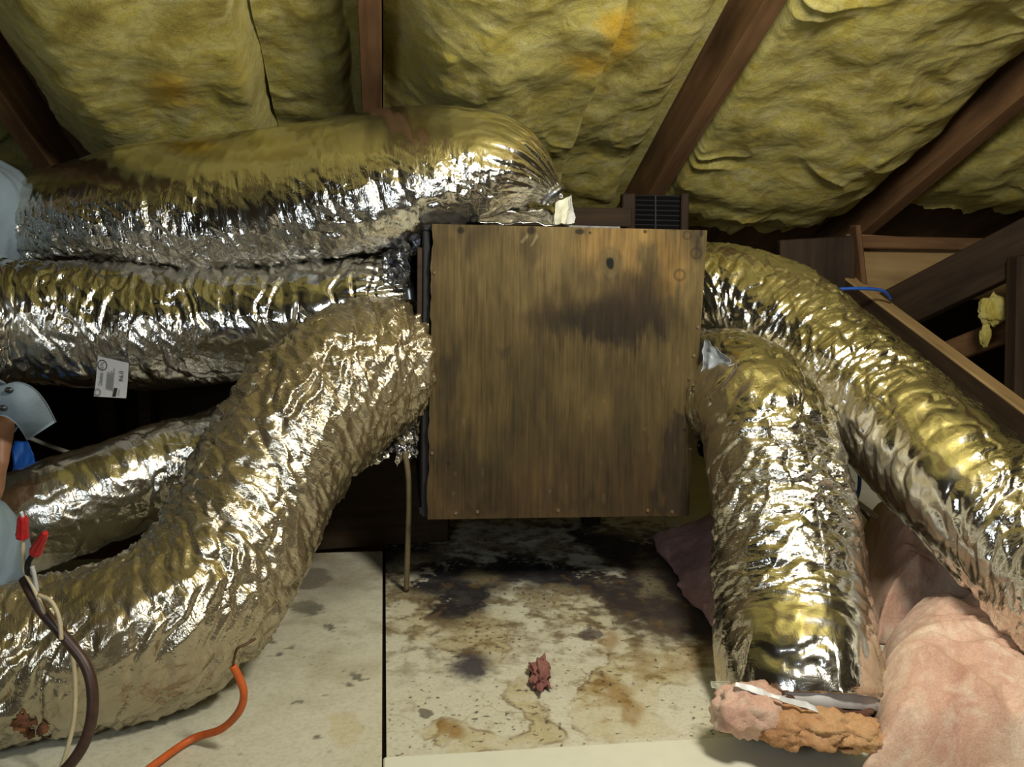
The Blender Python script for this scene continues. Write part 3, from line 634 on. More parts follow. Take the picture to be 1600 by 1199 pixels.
def sheet(name, quad, n, m_, mat, parent, amp, sc, seed, thick=0.0015, ragged=0.0, smooth=True, uvs=1.0):
    """crumpled piece of film or tape over four world corners"""
    q = np.array(quad, float); S, T = np.meshgrid(np.linspace(0, 1, n), np.linspace(0, 1, m_), indexing='ij')
    P = ((1-S)*(1-T))[..., None]*q[0] + (S*(1-T))[..., None]*q[1] + (S*T)[..., None]*q[2] + ((1-S)*T)[..., None]*q[3]
    nn = nrm(np.cross(q[1] - q[0], q[3] - q[0])); X = P*sc
    h = (1 - np.abs(pn(X[..., 0], X[..., 1], X[..., 2], seed)))**3 - 0.4 + 0.5*fbm(X[..., 0]*2, X[..., 1]*2, X[..., 2]*2, seed + 1, 2)
    P = P + (amp*h)[..., None]*nn
    if ragged:
        e = nrm(q[1] - q[0]); g_ = nrm(q[3] - q[0]); k1 = fbm(X[..., 0]*1.7, X[..., 1]*1.7, X[..., 2]*1.7, seed + 2, 3); k2 = fbm(X[..., 0]*1.7 + 9, X[..., 1]*1.7, X[..., 2]*1.7, seed + 3, 3)
        P = P + (ragged*k1)[..., None]*e + (ragged*k2)[..., None]*g_
    V = np.vstack([P.reshape(-1, 3), (P - nn*thick).reshape(-1, 3)]); f = grid_faces(n, m_); b = n*m_
    rim = [i*m_ for i in range(n)] + [(n-1)*m_ + j for j in range(1, m_)] + [i*m_ + m_-1 for i in range(n-2, -1, -1)] + [j for j in range(m_-2, 0, -1)]
    k_ = len(rim); f = np.vstack([f, f[:, ::-1] + b, np.array([[rim[i], b+rim[i], b+rim[(i+1) % k_], rim[(i+1) % k_]] for i in range(k_)])])
    uv = np.tile(np.stack([S*0.1, T*0.1], -1).reshape(-1, 2), (2, 1))
    return mesh_np(name, V, f, mat, parent, smooth, uv, None, {'wr': np.full(len(V), 1.0)})

# top duct over the box
d1, V1, D1 = duct('flexible_duct', [(-330,470,2.05,150),(-200,420,2.05,150),(-60,366,1.95,146),(90,334,1.83,150),(220,318,1.765,190),(350,314,1.73,208),(480,298,1.70,216),(600,278,1.67,218),(700,262,1.655,196),(780,262,1.65,158),(832,280,1.65,108),(860,300,1.65,50),(868,315,1.65,34)],
    'big shiny foil duct lying on top, tied off above the plywood box', MAT['foil'], 400, amp=0.9, smooth_top=0.95, base_wr=0.85, e1=(0.13, 0.75, 0.010), lump=0.7, pleat_n=22, squash=0.4)
# second duct under it
d2, V2, D2 = duct('flexible_duct', [(-430,690,1.02,210),(-300,610,1.18,205),(-170,545,1.38,198),(-70,510,1.55,192),(20,502,1.62,190),(150,512,1.65,198),(290,510,1.66,186),(420,500,1.66,168),(540,478,1.66,155),(655,462,1.66,150)],
    'foil duct with a white sticker below the top duct', MAT['foil'], 430, groove=0.006, amp=1.25, smooth_top=0.35, e1=(0.10, 0.8, 0.008), tw=0.2)
# lower back duct
d3, V3, D3 = duct('flexible_duct', [(-45,842,1.42,164),(50,810,1.46,164),(150,774,1.51,158),(250,738,1.57,150),(350,706,1.62,142),(480,650,1.67,140),(655,600,1.70,138)],
    'foil duct low at the back, half hidden behind the dusty duct', MAT['foil_worn'], 460, amp=1.1, smooth_top=0.4, e0=(0.05, 0.8, 0.004), e1=(0.08, 0.8, 0.006), tw=-0.3)
# dusty front duct sweeping down to the left
d4, V4, D4 = duct('flexible_duct', [(655,556,1.61,176),(624,558,1.58,186),(590,570,1.545,206),(535,604,1.49,226),(470,668,1.42,230),(412,765,1.35,228),(358,872,1.27,234),(285,952,1.195,244),(190,1000,1.145,244),(80,1030,1.115,242),(-40,1052,1.08,244),(-190,1070,1.05,244),(-420,1085,1.03,244)],
    'dusty tarnished foil duct sweeping from the box down to the lower left', MAT['foil_dusty'], 490, amp=1.6, base_wr=0.85, min_wr=0.45, groove=0.008, tw=0.5, e0=(0.085, 0.80, 0.014), pleat_n=30)
# right duct dropping to the floor
d5, V5, D5 = duct('flexible_duct', [(1058,600,1.80,150),(1100,598,1.72,166),(1150,610,1.60,182),(1190,654,1.50,195),(1213,745,1.43,209),(1228,850,1.355,225),(1238,960,1.275,241),(1246,1050,1.205,254),(1250,1098,1.18,258)],
    'bright foil duct bending down to the floor beside the pink insulation', MAT['foil'], 520, groove=0.005, amp=1.25, tw=0.35, smooth_top=0.0, e0=(0.10, 0.85, 0.012))
# far right duct
d6, V6, D6 = duct('flexible_duct', [(1060,446,1.93,138),(1105,450,1.88,140),(1192,474,1.80,152),(1276,534,1.69,168),(1376,632,1.54,188),(1492,742,1.37,216),(1606,846,1.25,236),(1730,956,1.13,262),(1850,1060,1.04,284)],
    'long bright foil duct running down the right edge', MAT['foil'], 550, groove=0.007, amp=1.4, tw=0.45, smooth_top=0.25, e0=(0.05, 0.85, 0.006))
# collars at the box and ties
ring('collar', D1, len(D1['s'])-6, 0.022, 0.012, MAT['galv'], d1, 0.1, 40, 1)
for tg, D, i, mt in ((d2, D2, -4, 'galv'), (d3, D3, -4, 'galv'), (d4, D4, 4, 'galv'), (d5, D5, 4, 'galv'), (d6, D6, 4, 'galv')):
    ring('collar', D, i, float(D['R'][i])*1.0, 0.02, MAT[mt], tg, 0.03, 64, 2)

# tied end of the top duct: film skirt on the box top, cream tape
sheet('film_skirt', [at(706., 346., 1.60), at(895., 352., 1.60), at(885., 322., 1.68), at(740., 324., 1.68)], 60, 30, MAT['foil'], d1, 0.010, 26, 601, 0.0015, 0.004)
sheet('white_film', [at(745., 347., 1.575), at(868., 350., 1.575), at(850., 330., 1.63), at(775., 332., 1.63)], 30, 16, MAT['foil'], d1, 0.006, 30, 603, 0.0015, 0.003)
sheet('tape_flap', [at(866., 350., 1.585), at(884., 351., 1.575), at(893., 306., 1.60), at(868., 318., 1.61)], 14, 18, MAT['mastic'], d1, 0.006, 30, 605, 0.0015, 0.002)
sheet('tape_flap', [at(884., 351., 1.575), at(898., 349., 1.60), at(897., 326., 1.61), at(892., 306., 1.60)], 10, 12, MAT['white_film'], d1, 0.004, 30, 607, 0.0015, 0.001)
# dark film bunched between the left ducts and the box
sheet('dark_film', [at(590., 445., 1.60), at(640., 450., 1.56), at(642., 382., 1.56), at(600., 400., 1.62)], 40, 40, MAT['foil_dark'], d2, 0.014, 32, 611, 0.0015, 0.006)
sheet('dark_film', [at(598., 402., 1.61), at(640., 410., 1.56), at(668., 345., 1.58), at(640., 352., 1.62)], 34, 40, MAT['foil_dark'], d1, 0.014, 32, 613, 0.0015, 0.006)
# torn film hanging under the mouth of the dusty duct
sheet('torn_film', [at(545., 745., 1.50), at(560., 700., 1.50), at(612., 682., 1.55), at(604., 716., 1.55)], 40, 30, MAT['foil_worn'], d4, 0.012, 40, 621, 0.0012, 0.008)
sheet('torn_film', [at(598., 716., 1.55), at(596., 682., 1.55), at(650., 650., 1.56), at(648., 700., 1.56)], 44, 36, MAT['foil_dark'], d4, 0.016, 38, 623, 0.0012, 0.009)
sheet('torn_film', [at(620., 722., 1.555), at(618., 680., 1.55), at(656., 648., 1.55), at(652., 716., 1.555)], 44, 36, MAT['foil'], d4, 0.018, 42, 625, 0.0012, 0.008)
sheet('white_film', [at(551., 722., 1.475), at(556., 706., 1.475), at(590., 698., 1.50), at(574., 716., 1.50)], 20, 14, MAT['mastic'], d4, 0.005, 40, 627, 0.0012, 0.004)
# film, and a strip coloured as the foil's copper reflection, right of the box
sheet('white_film', [at(1086., 640., 1.535), at(1108., 655., 1.51), at(1142., 560., 1.485), at(1102., 530., 1.53)], 30, 34, plain('bluish_film', (0.36, 0.40, 0.44), 0.3, 0.3, 0.15, 40), d5, 0.008, 30, 631, 0.0015, 0.004)
sheet('torn_film', [at(1093., 700., 1.60), at(1130., 780., 1.50), at(1130., 690., 1.46), at(1100., 640., 1.53)], 30, 34, MAT['foil_dark'], d5, 0.012, 30, 633, 0.0015, 0.006)
for sgn in (1,):
    bbox_part('reflection_strip', pw - 0.048, pw - 0.012, 0.016, 0.030, zb + 0.11, zt - 0.16, plain('copper_reflection', (0.45, 0.20, 0.10), 0.5, 0.0, 0.2, 40), 0.001)

# open lower end of the right duct: white liner, torn wool, boot
def wool_lump(name, c, rx, ry, rz, mat, parent, seed, n=48, rough=0.35, ax=None):
    th = np.linspace(0, 2*np.pi, n, endpoint=False); ph = np.linspace(0.02, np.pi-0.02, n//2)
    PH, TH = np.meshgrid(ph, th, indexing='ij'); X = np.stack([np.sin(PH)*np.cos(TH), np.sin(PH)*np.sin(TH), np.cos(PH)], -1)
    k_ = 1 + rough*fbm(X[..., 0]*1.8 + seed, X[..., 1]*1.8, X[..., 2]*1.8, 700 + seed, 4) - 0.25*rough*(1 - np.abs(pn(X[..., 0]*3, X[..., 1]*3 + seed, X[..., 2]*3, 740 + seed)))**4
    ax = np.eye(3) if ax is None else np.array(ax)
    V = np.asarray(c) + (X*k_[..., None]*np.array([rx, ry, rz])) @ ax
    V[..., 2] = np.maximum(V[..., 2], 0.005)
    f = [list(q_) for q_ in grid_faces(n//2, n, True)] + [list(range(n))[::-1], list(range((n//2-1)*n, (n//2)*n))]
    return mesh_np(name, V.reshape(-1, 3), f, mat, parent, True)
e5 = len(D5['s']) - 1; cE = D5['P'][e5]
ring('inner_liner', D5, e5 - 2, float(D5['R'][e5])*0.90, 0.035, MAT['white_film'], d5, 0.04, 64, 5, 0.004)
sheet('white_film', [at(1148., 1066., 1.06), at(1146., 1074., 1.055), at(1282., 1114., 1.035), at(1276., 1102., 1.04)], 10, 50, MAT['white_film'], d5, 0.004, 20, 641, 0.0015, 0.003)
sheet('tape_flap', [at(1110., 1066., 1.10), at(1112., 1076., 1.10), at(1142., 1074., 1.09), at(1138., 1066., 1.09)], 8, 14, MAT['mastic'], d5, 0.002, 30, 643, 0.0012, 0.001)
wool_lump('torn_wool', at(1168., 1108., 1.065), 0.047, 0.04, 0.034, MAT['wool_p'], d5, 1, 64, 0.25)
wool_lump('torn_wool', at(1225., 1135., 1.05), 0.040, 0.03, 0.024, MAT['wool_o'], d5, 2, 64, 0.3)
wool_lump('torn_wool', at(1285., 1138., 1.04), 0.045, 0.03, 0.022, MAT['wool_o'], d5, 3, 64, 0.3)
wool_lump('torn_wool', at(1335., 1146., 1.04), 0.036, 0.03, 0.020, MAT['wool_o'], d5, 4, 64, 0.3)
wool_lump('torn_wool', at(1250., 1110., 1.11), 0.085, 0.045, 0.03, plain('dark_wet_wool', (0.10, 0.045, 0.025), 0.95, 0, 0.4, 60, 0.5), d5, 5, 64, 0.3)
sheet('boot_flange', [at(1250., 1148., 1.03), at(1330., 1172., 1.02), at(1345., 1150., 1.07), at(1255., 1130., 1.08)], 24, 18, MAT['rust'], d5, 0.006, 30, 645, 0.002, 0.005)

# sticker on the second duct
qd = [(153.,557.), (201.,568.), (198.,621.), (148.,618.)]
gx, gy, gz = proj(V2.reshape(-1, 3)); msk = (gx > 140) & (gx < 210) & (gy > 545) & (gy < 630); pts = V2.reshape(-1, 3)[msk]
pts = pts[pts[:, 1] < np.median(pts[:, 1])]; ymin = float(np.percentile(pts[:, 1], 6))
sn = nrm(np.array([0.0, -0.93, -0.36])); so = at(175., 570., ymin + 0.004)
Q4 = [on_plane(x, y, so, sn) for x, y in qd]
def stp(u, v): return Q4[0]*(1-u)*(1-v) + Q4[1]*u*(1-v) + Q4[2]*u*v + Q4[3]*(1-u)*v
Sg, Tg = np.meshgrid(np.linspace(0, 1, 12), np.linspace(0, 1, 14), indexing='ij')
bend = lambda u, v: -0.012*(np.maximum(v - 0.45, 0))**2
SV = np.array([[stp(u, v) - sn*bend(u, v) for v in np.linspace(0, 1, 14)] for u in np.linspace(0, 1, 12)]).reshape(-1, 3)
ff = grid_faces(12, 14)
stk = mesh_np('sticker', np.vstack([SV, SV - sn*0.001]), np.vstack([ff, ff[:, ::-1] + 168]), MAT['paper'], d2, True)
stk['label'] = 'white product sticker reading R6.0'
def text_on(txt, u0, v0, size, mat, rot=-90, aspect=1.0):
    cu = bpy.data.curves.new('lettering', 'FONT'); cu.body = txt; cu.size = 1.0; cu.align_x = 'CENTER'; cu.align_y = 'CENTER'
    to = bpy.data.objects.new('lettering', cu); COL.objects.link(to)
    me = bpy.data.meshes.new_from_object(to.evaluated_get(bpy.context.evaluated_depsgraph_get()))
    V = np.array([v.co[:] for v in me.vertices]); fs = [list(p.vertices) for p in me.polygons]
    bpy.data.objects.remove(to); bpy.data.meshes.remove(me)
    ca, sa = math.cos(math.radians(rot)), math.sin(math.radians(rot)); out = []
    for x, y, _ in V*size:
        X, Y_ = x*ca - y*sa, x*sa + y*ca; u = u0 + X/48.0; v = v0 - Y_/54.0
        out.append(stp(u, v) - sn*bend(u, v) + sn*0.0008)
    return mesh_np('lettering', np.array(out), fs, mat, stk, False)
text_on('R6.0', 0.80, 0.40, 9.0, MAT['ink'], 90)
text_on('ETL', 0.17, 0.19, 6.2, MAT['ink'], 90)
for i, (u, v, w_, h_) in enumerate([(0.15,0.52,1.6,14),(0.20,0.55,1.6,18),(0.12,0.68,1.2,6),(0.36,0.58,1.2,24),(0.40,0.56,1.2,26),(0.44,0.60,1.2,24),(0.48,0.55,1.2,28),(0.52,0.58,1.2,26),(0.56,0.52,1.2,34)]):
    c = [stp(u+a*w_/96, v+b*h_/108) - sn*bend(u, v+b*h_/108) + sn*0.0008 for a, b in ((-1,-1),(1,-1),(1,1),(-1,1))]
    mesh_np('printed_line', np.array(c), [[0,1,2,3]], MAT['ink_grey'], stk, False)
c = [stp(u, v) - sn*bend(u, v) + sn*0.0008 for u, v in ((.60,.74),(.71,.74),(.68,.97),(.57,.97))]
mesh_np('printed_block', np.array(c), [[0,1,2,3]], MAT['ink'], stk, False)
c = [stp(u, v) - sn*bend(u, v) + sn*0.0008 for u, v in ((.76,.78),(.79,.78),(.77,.94),(.74,.94))]
mesh_np('printed_line', np.array(c), [[0,1,2,3]], MAT['ink_grey'], stk, False)
for (u0, v0, ro, ri, mt) in ((0.17, 0.19, 7.4, 6.2, 'ink'), (0.10, 0.89, 5.4, 3.0, 'ink_grey')):
    V = []; nn_ = 28
    for r_ in (ro, ri):
        for a in np.linspace(0, 2*np.pi, nn_, endpoint=False):
            u, v = u0 + r_*math.cos(a)/48, v0 + r_*math.sin(a)/54; V.append(stp(u, v) - sn*bend(u, v) + sn*0.0009)
    mesh_np('printed_ring', np.array(V), grid_faces(2, nn_, True), MAT[mt], stk, False)
# rust coloured patch on the dusty duct
gx, gy, gz = proj(V4.reshape(-1, 3))
def on_duct(V, px, py):
    gx, gy, gz = proj(V.reshape(-1, 3)); d_ = np.hypot(gx - px, gy - py) + 400*np.maximum(gz - gz[np.hypot(gx-px, gy-py) < 8].min() - 0.03, 0); return V.reshape(-1, 3)[np.argmin(d_)]
def patch(V, poly_c, rx, ry, mat, parent, seed, name='rust_patch'):
    n, m_ = 26, 20; out = []; okc = []
    for i in range(n):
        for j in range(m_):
            x = poly_c[0] + (i/(n-1)*2-1)*rx; y = poly_c[1] + (j/(m_-1)*2-1)*ry
            p = on_duct(V, x, y); out.append(p + nrm(CAM - p)*0.0022)
            r_ = math.hypot((i/(n-1)*2-1), (j/(m_-1)*2-1)); okc.append(r_ + 0.5*float(fbm(x*0.05, y*0.06, seed, 800 + seed, 3)) < 0.8)
    fs = [q_ for q_ in grid_faces(n, m_) if all(okc[k_] for k_ in q_)]
    return mesh_np(name, np.array(out), np.array(fs), mat, parent, True)
patch(V4, (38, 1135), 26, 26, MAT['rust'], d4, 1); patch(V4, (68, 1145), 17, 13, MAT['rust'], d4, 2)

# ------------------------------------------------------------------ things behind and around
def px_bar(name, p0, p1, Y0, Y1, w, h, mat, label, cat, up=(0, 0, 1), group=None):
    return tag(bar(name, at(*map(float, p0), Y0), at(*map(float, p1), Y1), w, h, mat, None, up), label, cat, group)
# dark board standing behind the box at left
b0_ = fl(470., 866.); b1_ = fl(700., 850.)
cB = (b0_ + b1_)/2; uB = nrm(b1_ - b0_)
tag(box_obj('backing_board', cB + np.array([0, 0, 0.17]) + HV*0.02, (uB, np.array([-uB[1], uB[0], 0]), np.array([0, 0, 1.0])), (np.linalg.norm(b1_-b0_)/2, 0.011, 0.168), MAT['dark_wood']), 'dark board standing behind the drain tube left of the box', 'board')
# posts in the dark under the second duct
for x, w_, lb in ((165, 0.045, 'dark upright post under the sticker of the second duct'), (225, 0.03, 'thin dark upright post right of the sticker')):
    a, b = hab(at(float(x), 640., 2.2)); a = float(a); b = float(b)
    zt_ = float(rf(0, 0, 0)[2] + ((hs(a, b)[:2] - RO[:2]) @ (RD[:2]/np.linalg.norm(RD[:2])))*(RD[2]/np.linalg.norm(RD[:2])))
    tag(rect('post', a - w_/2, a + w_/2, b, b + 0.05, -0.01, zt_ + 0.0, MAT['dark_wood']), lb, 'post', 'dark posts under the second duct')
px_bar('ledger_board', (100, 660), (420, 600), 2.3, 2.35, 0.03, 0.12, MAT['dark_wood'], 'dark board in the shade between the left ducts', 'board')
# eave vent above the box
vc = at(1018., 331., 2.25)
vent = thing('eave_vent', at(1018., 360., 2.25), 'dark louvred eave vent above the top right of the box', 'vent')
for x0, x1 in ((970, 990), (1061, 1073)):
    p0 = at((x0+x1)/2., 362., 2.24); p1 = at((x0+x1)/2.+1, 303., 2.24)
    bar('jamb', p0, p1, (x1-x0)*2.24/F, 0.05, MAT['dark_wood'], vent, (0, 1, 0.001))
for i in range(7):
    y = 311. + i*7.6
    bar('louver', at(988., y, 2.245), at(1063., y + 1.8, 2.245), 0.03, 0.0035, MAT['black'], vent, nrm((0, 0.6, 0.8)), 0)
bar('mullion', at(1024., 362., 2.23), at(1024., 305., 2.23), 0.004, 0.006, MAT['black'], vent, (0, 1, 0.001), 0)
bar('backing', at(980., 333., 2.30), at(1070., 335., 2.30), 0.01, 0.09, MAT['black'], vent, (0, 0, 1), 0)
px_bar('nailer_board', (690, 338), (985, 340), 2.10, 2.18, 0.03, 0.045, MAT['dark_wood'], 'dark board running behind the tied duct end to the vent', 'board')

# right background: pine blocking, truss members
px_bar('blocking_board', (1320, 412), (1640, 428), 2.62, 2.70, 0.03, 0.17, MAT['light_wood'], 'pale pine blocking board at the eave on the right', 'board')
px_bar('blocking_strip', (1330, 378), (1640, 384), 2.58, 2.66, 0.025, 0.035, MAT['rafter'], 'brown strip nailed along the top of the pine blocking', 'board')
px_bar('truss_plate', (1275, 372), (1275, 470), 2.42, 2.42, 0.20, 0.03, MAT['dark_wood'], 'dark panel beside the pine blocking above the far right duct', 'board', up=(0, 1, 0.001))
px_bar('stud', (1336, 352), (1348, 460), 2.40, 2.40, 0.014, 0.05, MAT['rafter'], 'thin brown stud edge left of the pine blocking', 'stud', up=(0, 1, 0.001))
px_bar('truss_brace', (1385, 492), (1680, 345), 2.45, 2.05, 0.045, 0.115, MAT['dark_wood'], 'wide dark diagonal brace at the right edge', 'brace')
px_bar('truss_brace', (1460, 560), (1640, 490), 2.50, 2.25, 0.04, 0.06, MAT['rafter'], 'short brown brace under the wide dark diagonal one', 'brace')
px_bar('truss_post', (1596, 400), (1590, 700), 2.10, 2.10, 0.045, 0.05, MAT['dark_wood'], 'brown post at the right edge under the brace', 'post', up=(0, 1, 0.001))
p0, p1 = at(1325., 462., 2.42), at(1660., 722., 1.72)
jo = thing('ceiling_joist', p1*np.array([1, 1, 1.0]) - np.array([0, 0, 0.05]), 'sloping joist with its lit top edge coloured pale beside the far right duct', 'joist')
bar('joist_board', p0, p1, 0.042, 0.09, MAT['dark_wood'], jo)
dn = np.array([0, 0, 0.0475]); bar('lit_edge', p0 + dn, p1 + dn, 0.042, 0.008, MAT['light_wood'], jo)  # pale strip stands in for light catching the joist top
# yellow wool scrap on the truss
sc_ = thing('wool_scrap', at(1545., 520., 2.3), 'small yellow wool scrap caught on the brace at right', 'insulation')
wool_lump('tuft', at(1552., 485., 2.2), 0.035, 0.02, 0.04, MAT['wool_y'], sc_, 21, 40, 0.3)
wool_lump('wisp', at(1540., 523., 2.2), 0.014, 0.01, 0.03, MAT['wool_y'], sc_, 22, 32, 0.35)
# wires at right
tag(cable('blue_wire', [at(1270., 455., 2.2), at(1310., 452., 2.2), at(1350., 451., 2.2), at(1380., 455., 2.22), at(1392., 468., 2.25)], 0.0042, MAT['blue']), 'blue wire crossing above the far right duct to the joist', 'wire')
tag(cable('blue_wire', [at(1338., 700., 1.75), at(1343., 740., 1.72), at(1341., 770., 1.72), at(1330., 800., 1.75)], 0.004, MAT['blue']), 'short blue wire hanging between the two right ducts', 'wire')
tag(cable('pale_cable', [at(1325., 775., 1.75), at(1380., 815., 1.72), at(1440., 858., 1.62), at(1500., 905., 1.52), at(1540., 950., 1.45)], 0.0055, MAT['grey_w']), 'pale cable lying across the drywall between the right ducts', 'cable')
tag(cable('brown_lead', [at(1340., 790., 1.80), at(1358., 812., 1.78), at(1376., 836., 1.74), at(1390., 860., 1.70)], 0.004, MAT['tube']), 'thin brown lead under the pale cable', 'cable')

# ------------------------------------------------------------------ pink insulation
def pink(name, outline, Hf, label, seed, n=170, m_=150, amp=1.0):
    """heap over a floor quad (four world points), Hf(s,t) height"""
    q_ = np.array(outline); S, T = np.meshgrid(np.linspace(0, 1, n), np.linspace(0, 1, m_), indexing='ij')
    P = ((1-S)*(1-T))[..., None]*q_[0] + (S*(1-T))[..., None]*q_[1] + (S*T)[..., None]*q_[2] + ((1-S)*T)[..., None]*q_[3]
    X, Y_ = P[..., 0], P[..., 1]
    edge = np.minimum(np.minimum(S, 1-S), np.minimum(T, 1-T)); up = np.sqrt(np.clip(edge/0.10, 0, 1)*(2 - np.clip(edge/0.10, 0, 1)))
    h = Hf(S, T) + amp*(0.026*fbm(X*5 + seed, Y_*5, 0, 810 + seed, 3) + 0.022*(1 - np.abs(pn(X*9 + 0.5*Y_*9, Y_*6, seed, 830 + seed)))**4 + 0.010*(1 - np.abs(pn(X*19 + 2*pn(X*5, Y_*5, 1, 860), Y_*14, seed + 3, 845)))**3 + 0.007*fbm(X*30, Y_*24, 0, 840 + seed, 4))
    P = P.copy(); P[..., 0] += 0.02*fbm(X*8, Y_*8, 3, 850 + seed, 3)*(1 - up); P[..., 1] += 0.02*fbm(X*8, Y_*8, 6, 851 + seed, 3)*(1 - up)
    P[..., 2] = np.maximum(0.006, up*h)
    top = P.reshape(-1, 3); rim = [i*m_ for i in range(n)] + [(n-1)*m_ + j for j in range(1, m_)] + [i*m_ + m_-1 for i in range(n-2, -1, -1)] + [j for j in range(m_-2, 0, -1)]
    f = [list(x) for x in grid_faces(n, m_)]; bs = len(top); V = np.vstack([top, top[rim]*np.array([1, 1, 0]) + np.array([0, 0, 0.0045])]); k_ = len(rim)
    f += [[rim[i], bs+i, bs+(i+1) % k_, rim[(i+1) % k_]] for i in range(k_)]
    return tag(mesh_np(name, V, f, MAT['wool_p'], None, True), label, 'insulation', 'pink batts on the floor')
pink('pink_batt', [fl(1345., 1240.), fl(1345., 1300.) + HU*0.75, fl(1352., 1010.) + HU*0.95, fl(1388., 1030.)],
     lambda S, T: 0.085 + 0.035*np.sin(np.pi*T) + 0.02*S, 'thick pink insulation batt at the lower right corner', 1)
pink('pink_batt', [fl(1368., 1010.), fl(1368., 1010.) + HU*0.7, fl(1375., 872.) + HU*0.6, fl(1340., 878.)],
     lambda S, T: 0.125 + 0.02*np.sin(np.pi*T) + 0*S, 'flat pink insulation batt between the two right ducts', 2)
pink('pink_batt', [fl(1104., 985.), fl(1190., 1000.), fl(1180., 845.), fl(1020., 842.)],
     lambda S, T: 0.012 + 0.13*S**1.5, 'shaded pink insulation heap left of the bending duct under the box corner', 3, 120, 110, 0.6).data.materials[0] = MAT['wool_shaded']
o = wool_lump('wool_scrap', fl(845., 1062.) + np.array([0, 0, 0.008]), 0.017, 0.042, 0.013, MAT['wool_p'], None, 31, 56, 0.7, (nrm(fl(862.,1060.)-fl(842.,1062.)), nrm(fl(840.,1020.)-fl(845.,1085.)), np.array([0,0,1.0])))
o.data.materials[0] = wool('red_pink_wool', [(0.3, (0.17, 0.06, 0.05)), (0.5, (0.32, 0.14, 0.12)), (0.7, (0.44, 0.25, 0.20))], 0.6, 2.0, (0.08, 0.03, 0.02), 0.5)
tag(o, 'small dark pink scrap of wool on the stained floor', 'insulation')

# drain tube
ft = fl(635., 925.)
tag(cable('drain_tube', [ft + np.array([0, 0, 0.003]), at(637., 860., float(ft[1]) - 0.01), at(639., 790., float(ft[1]) - 0.02), at(638., 745., float(ft[1]) - 0.03), at(633., 705., float(ft[1]) - 0.03)], 0.0052, MAT['tube'], None, 10), 'thin tan drain tube dropping to the floor left of the box', 'tube')

# ------------------------------------------------------------------ wires at lower left
w1 = thing('orange_wire', fl(300., 1162.), 'orange wire with a bare copper end on the floor', 'wire')
cable('sheath', [fl(200., 1235.) + (0,0,.006), fl(250., 1196.) + (0,0,.006), fl(300., 1163.) + (0,0,.007), at(345., 1140., 1.06), at(373., 1113., 1.045), at(381., 1085., 1.04), at(374., 1060., 1.04), at(364., 1041., 1.04)], 0.0050, MAT['orange'], w1, 10)
cable('copper_end', [at(364., 1042., 1.04), at(366., 1030., 1.04), at(371., 1014., 1.042), at(384., 1007., 1.045), at(400., 998., 1.05)], 0.0018, MAT['copper'], w1, 6)
w2 = thing('brown_cable', at(120., 1215., 0.90), 'thick brown cable rising in front of the dusty duct with two red wire nuts', 'cable')
cable('sheath', [at(60., 1240., 0.90), at(112., 1192., 0.91), at(138., 1145., 0.92), at(145., 1090., 0.93), at(134., 1040., 0.94), at(100., 995., 0.95), at(66., 955., 0.96), at(48., 925., 0.97), at(38., 905., 0.98)], 0.0064, MAT['brown'], w2, 12) 
cable('cream_conductor', [at(70., 960., 0.955), at(52., 918., 0.965), at(39., 893., 0.97), at(36., 865., 0.97), at(36., 836., 0.97)], 0.0024, MAT['cream'], w2, 8)
cable('cream_conductor', [at(60., 930., 0.955), at(80., 940., 0.95), at(92., 965., 0.945), at(96., 1000., 0.94)], 0.0024, MAT['cream'], w2, 8)
cable('black_conductor', [at(52., 925., 0.968), at(43., 900., 0.97), at(44., 880., 0.97), at(52., 866., 0.968)], 0.0032, MAT['black'], w2, 8)
cable('grey_conductor', [at(58., 925., 0.966), at(54., 900., 0.966), at(50., 885., 0.966)], 0.0024, MAT['grey_w'], w2, 8)
def wire_nut(p0, p1, r0, r1):
    p0, p1 = np.array(p0), np.array(p1); x = nrm(p1 - p0); y = nrm(np.cross((0, 1, 0.2), x)); z = np.cross(x, y); n = 24; th = np.linspace(0, 2*np.pi, n, endpoint=False); rows = []
    for t, k_ in ((0, 0.75), (0.0, 1.0), (0.12, 1.05), (0.2, 0.95), (0.9, None), (1.0, 0.8), (1.0, 0.2)):
        r_ = (r0*k_ if t <= 0.2 else (r0*0.95 + (r1 - r0*0.95)*min(1, (t-0.2)/0.7))*(k_ or 1.0))
        rib = 1 + (0.06*np.sign(np.sin(th*8)) if 0 < t < 1 else 0*th)
        rows.append(p0 + x*np.linalg.norm(p1-p0)*t + (r_*rib)[:, None]*(np.cos(th)[:, None]*y + np.sin(th)[:, None]*z))
    f = [list(q_) for q_ in grid_faces(7, n, True)] + [list(range(n))[::-1], list(range(6*n, 7*n))]
    return mesh_np('wire_nut', np.array(rows).reshape(-1, 3), f, MAT['red'], w2, False)
wire_nut(at(35., 840., 0.97), at(36., 808., 0.965), 0.0068, 0.0056)
wire_nut(at(55., 864., 0.967), at(71., 833., 0.955), 0.0068, 0.0040)
cable('bare_tip', [at(36., 809., 0.966), at(33., 800., 0.964)], 0.002, MAT['white_film'], w2, 6, 4)
tag(cable('cream_wire', [at(85., 1225., 0.97), at(104., 1175., 0.975), at(116., 1120., 0.985), at(117., 1060., 0.99), at(110., 1010., 0.985), at(99., 985., 0.975)], 0.0026, MAT['cream'], None, 8), 'thin cream wire hanging behind the brown cable', 'wire')
tag(cable('pale_wire', [at(40., 682., 1.75), at(70., 694., 1.76), at(110., 708., 1.78), at(170., 726., 1.8)], 0.0045, MAT['grey_w']), 'pale wire in the dark gap right of the shirt cuff', 'wire')
sh_ = sheet('blue_scrap', [at(20., 742., 1.50), at(58., 730., 1.54), at(44., 690., 1.54), at(22., 690., 1.50)], 20, 20, MAT['blue_cloth'], None, 0.006, 20, 651, 0.003)  # small bright blue sheet below the cuff
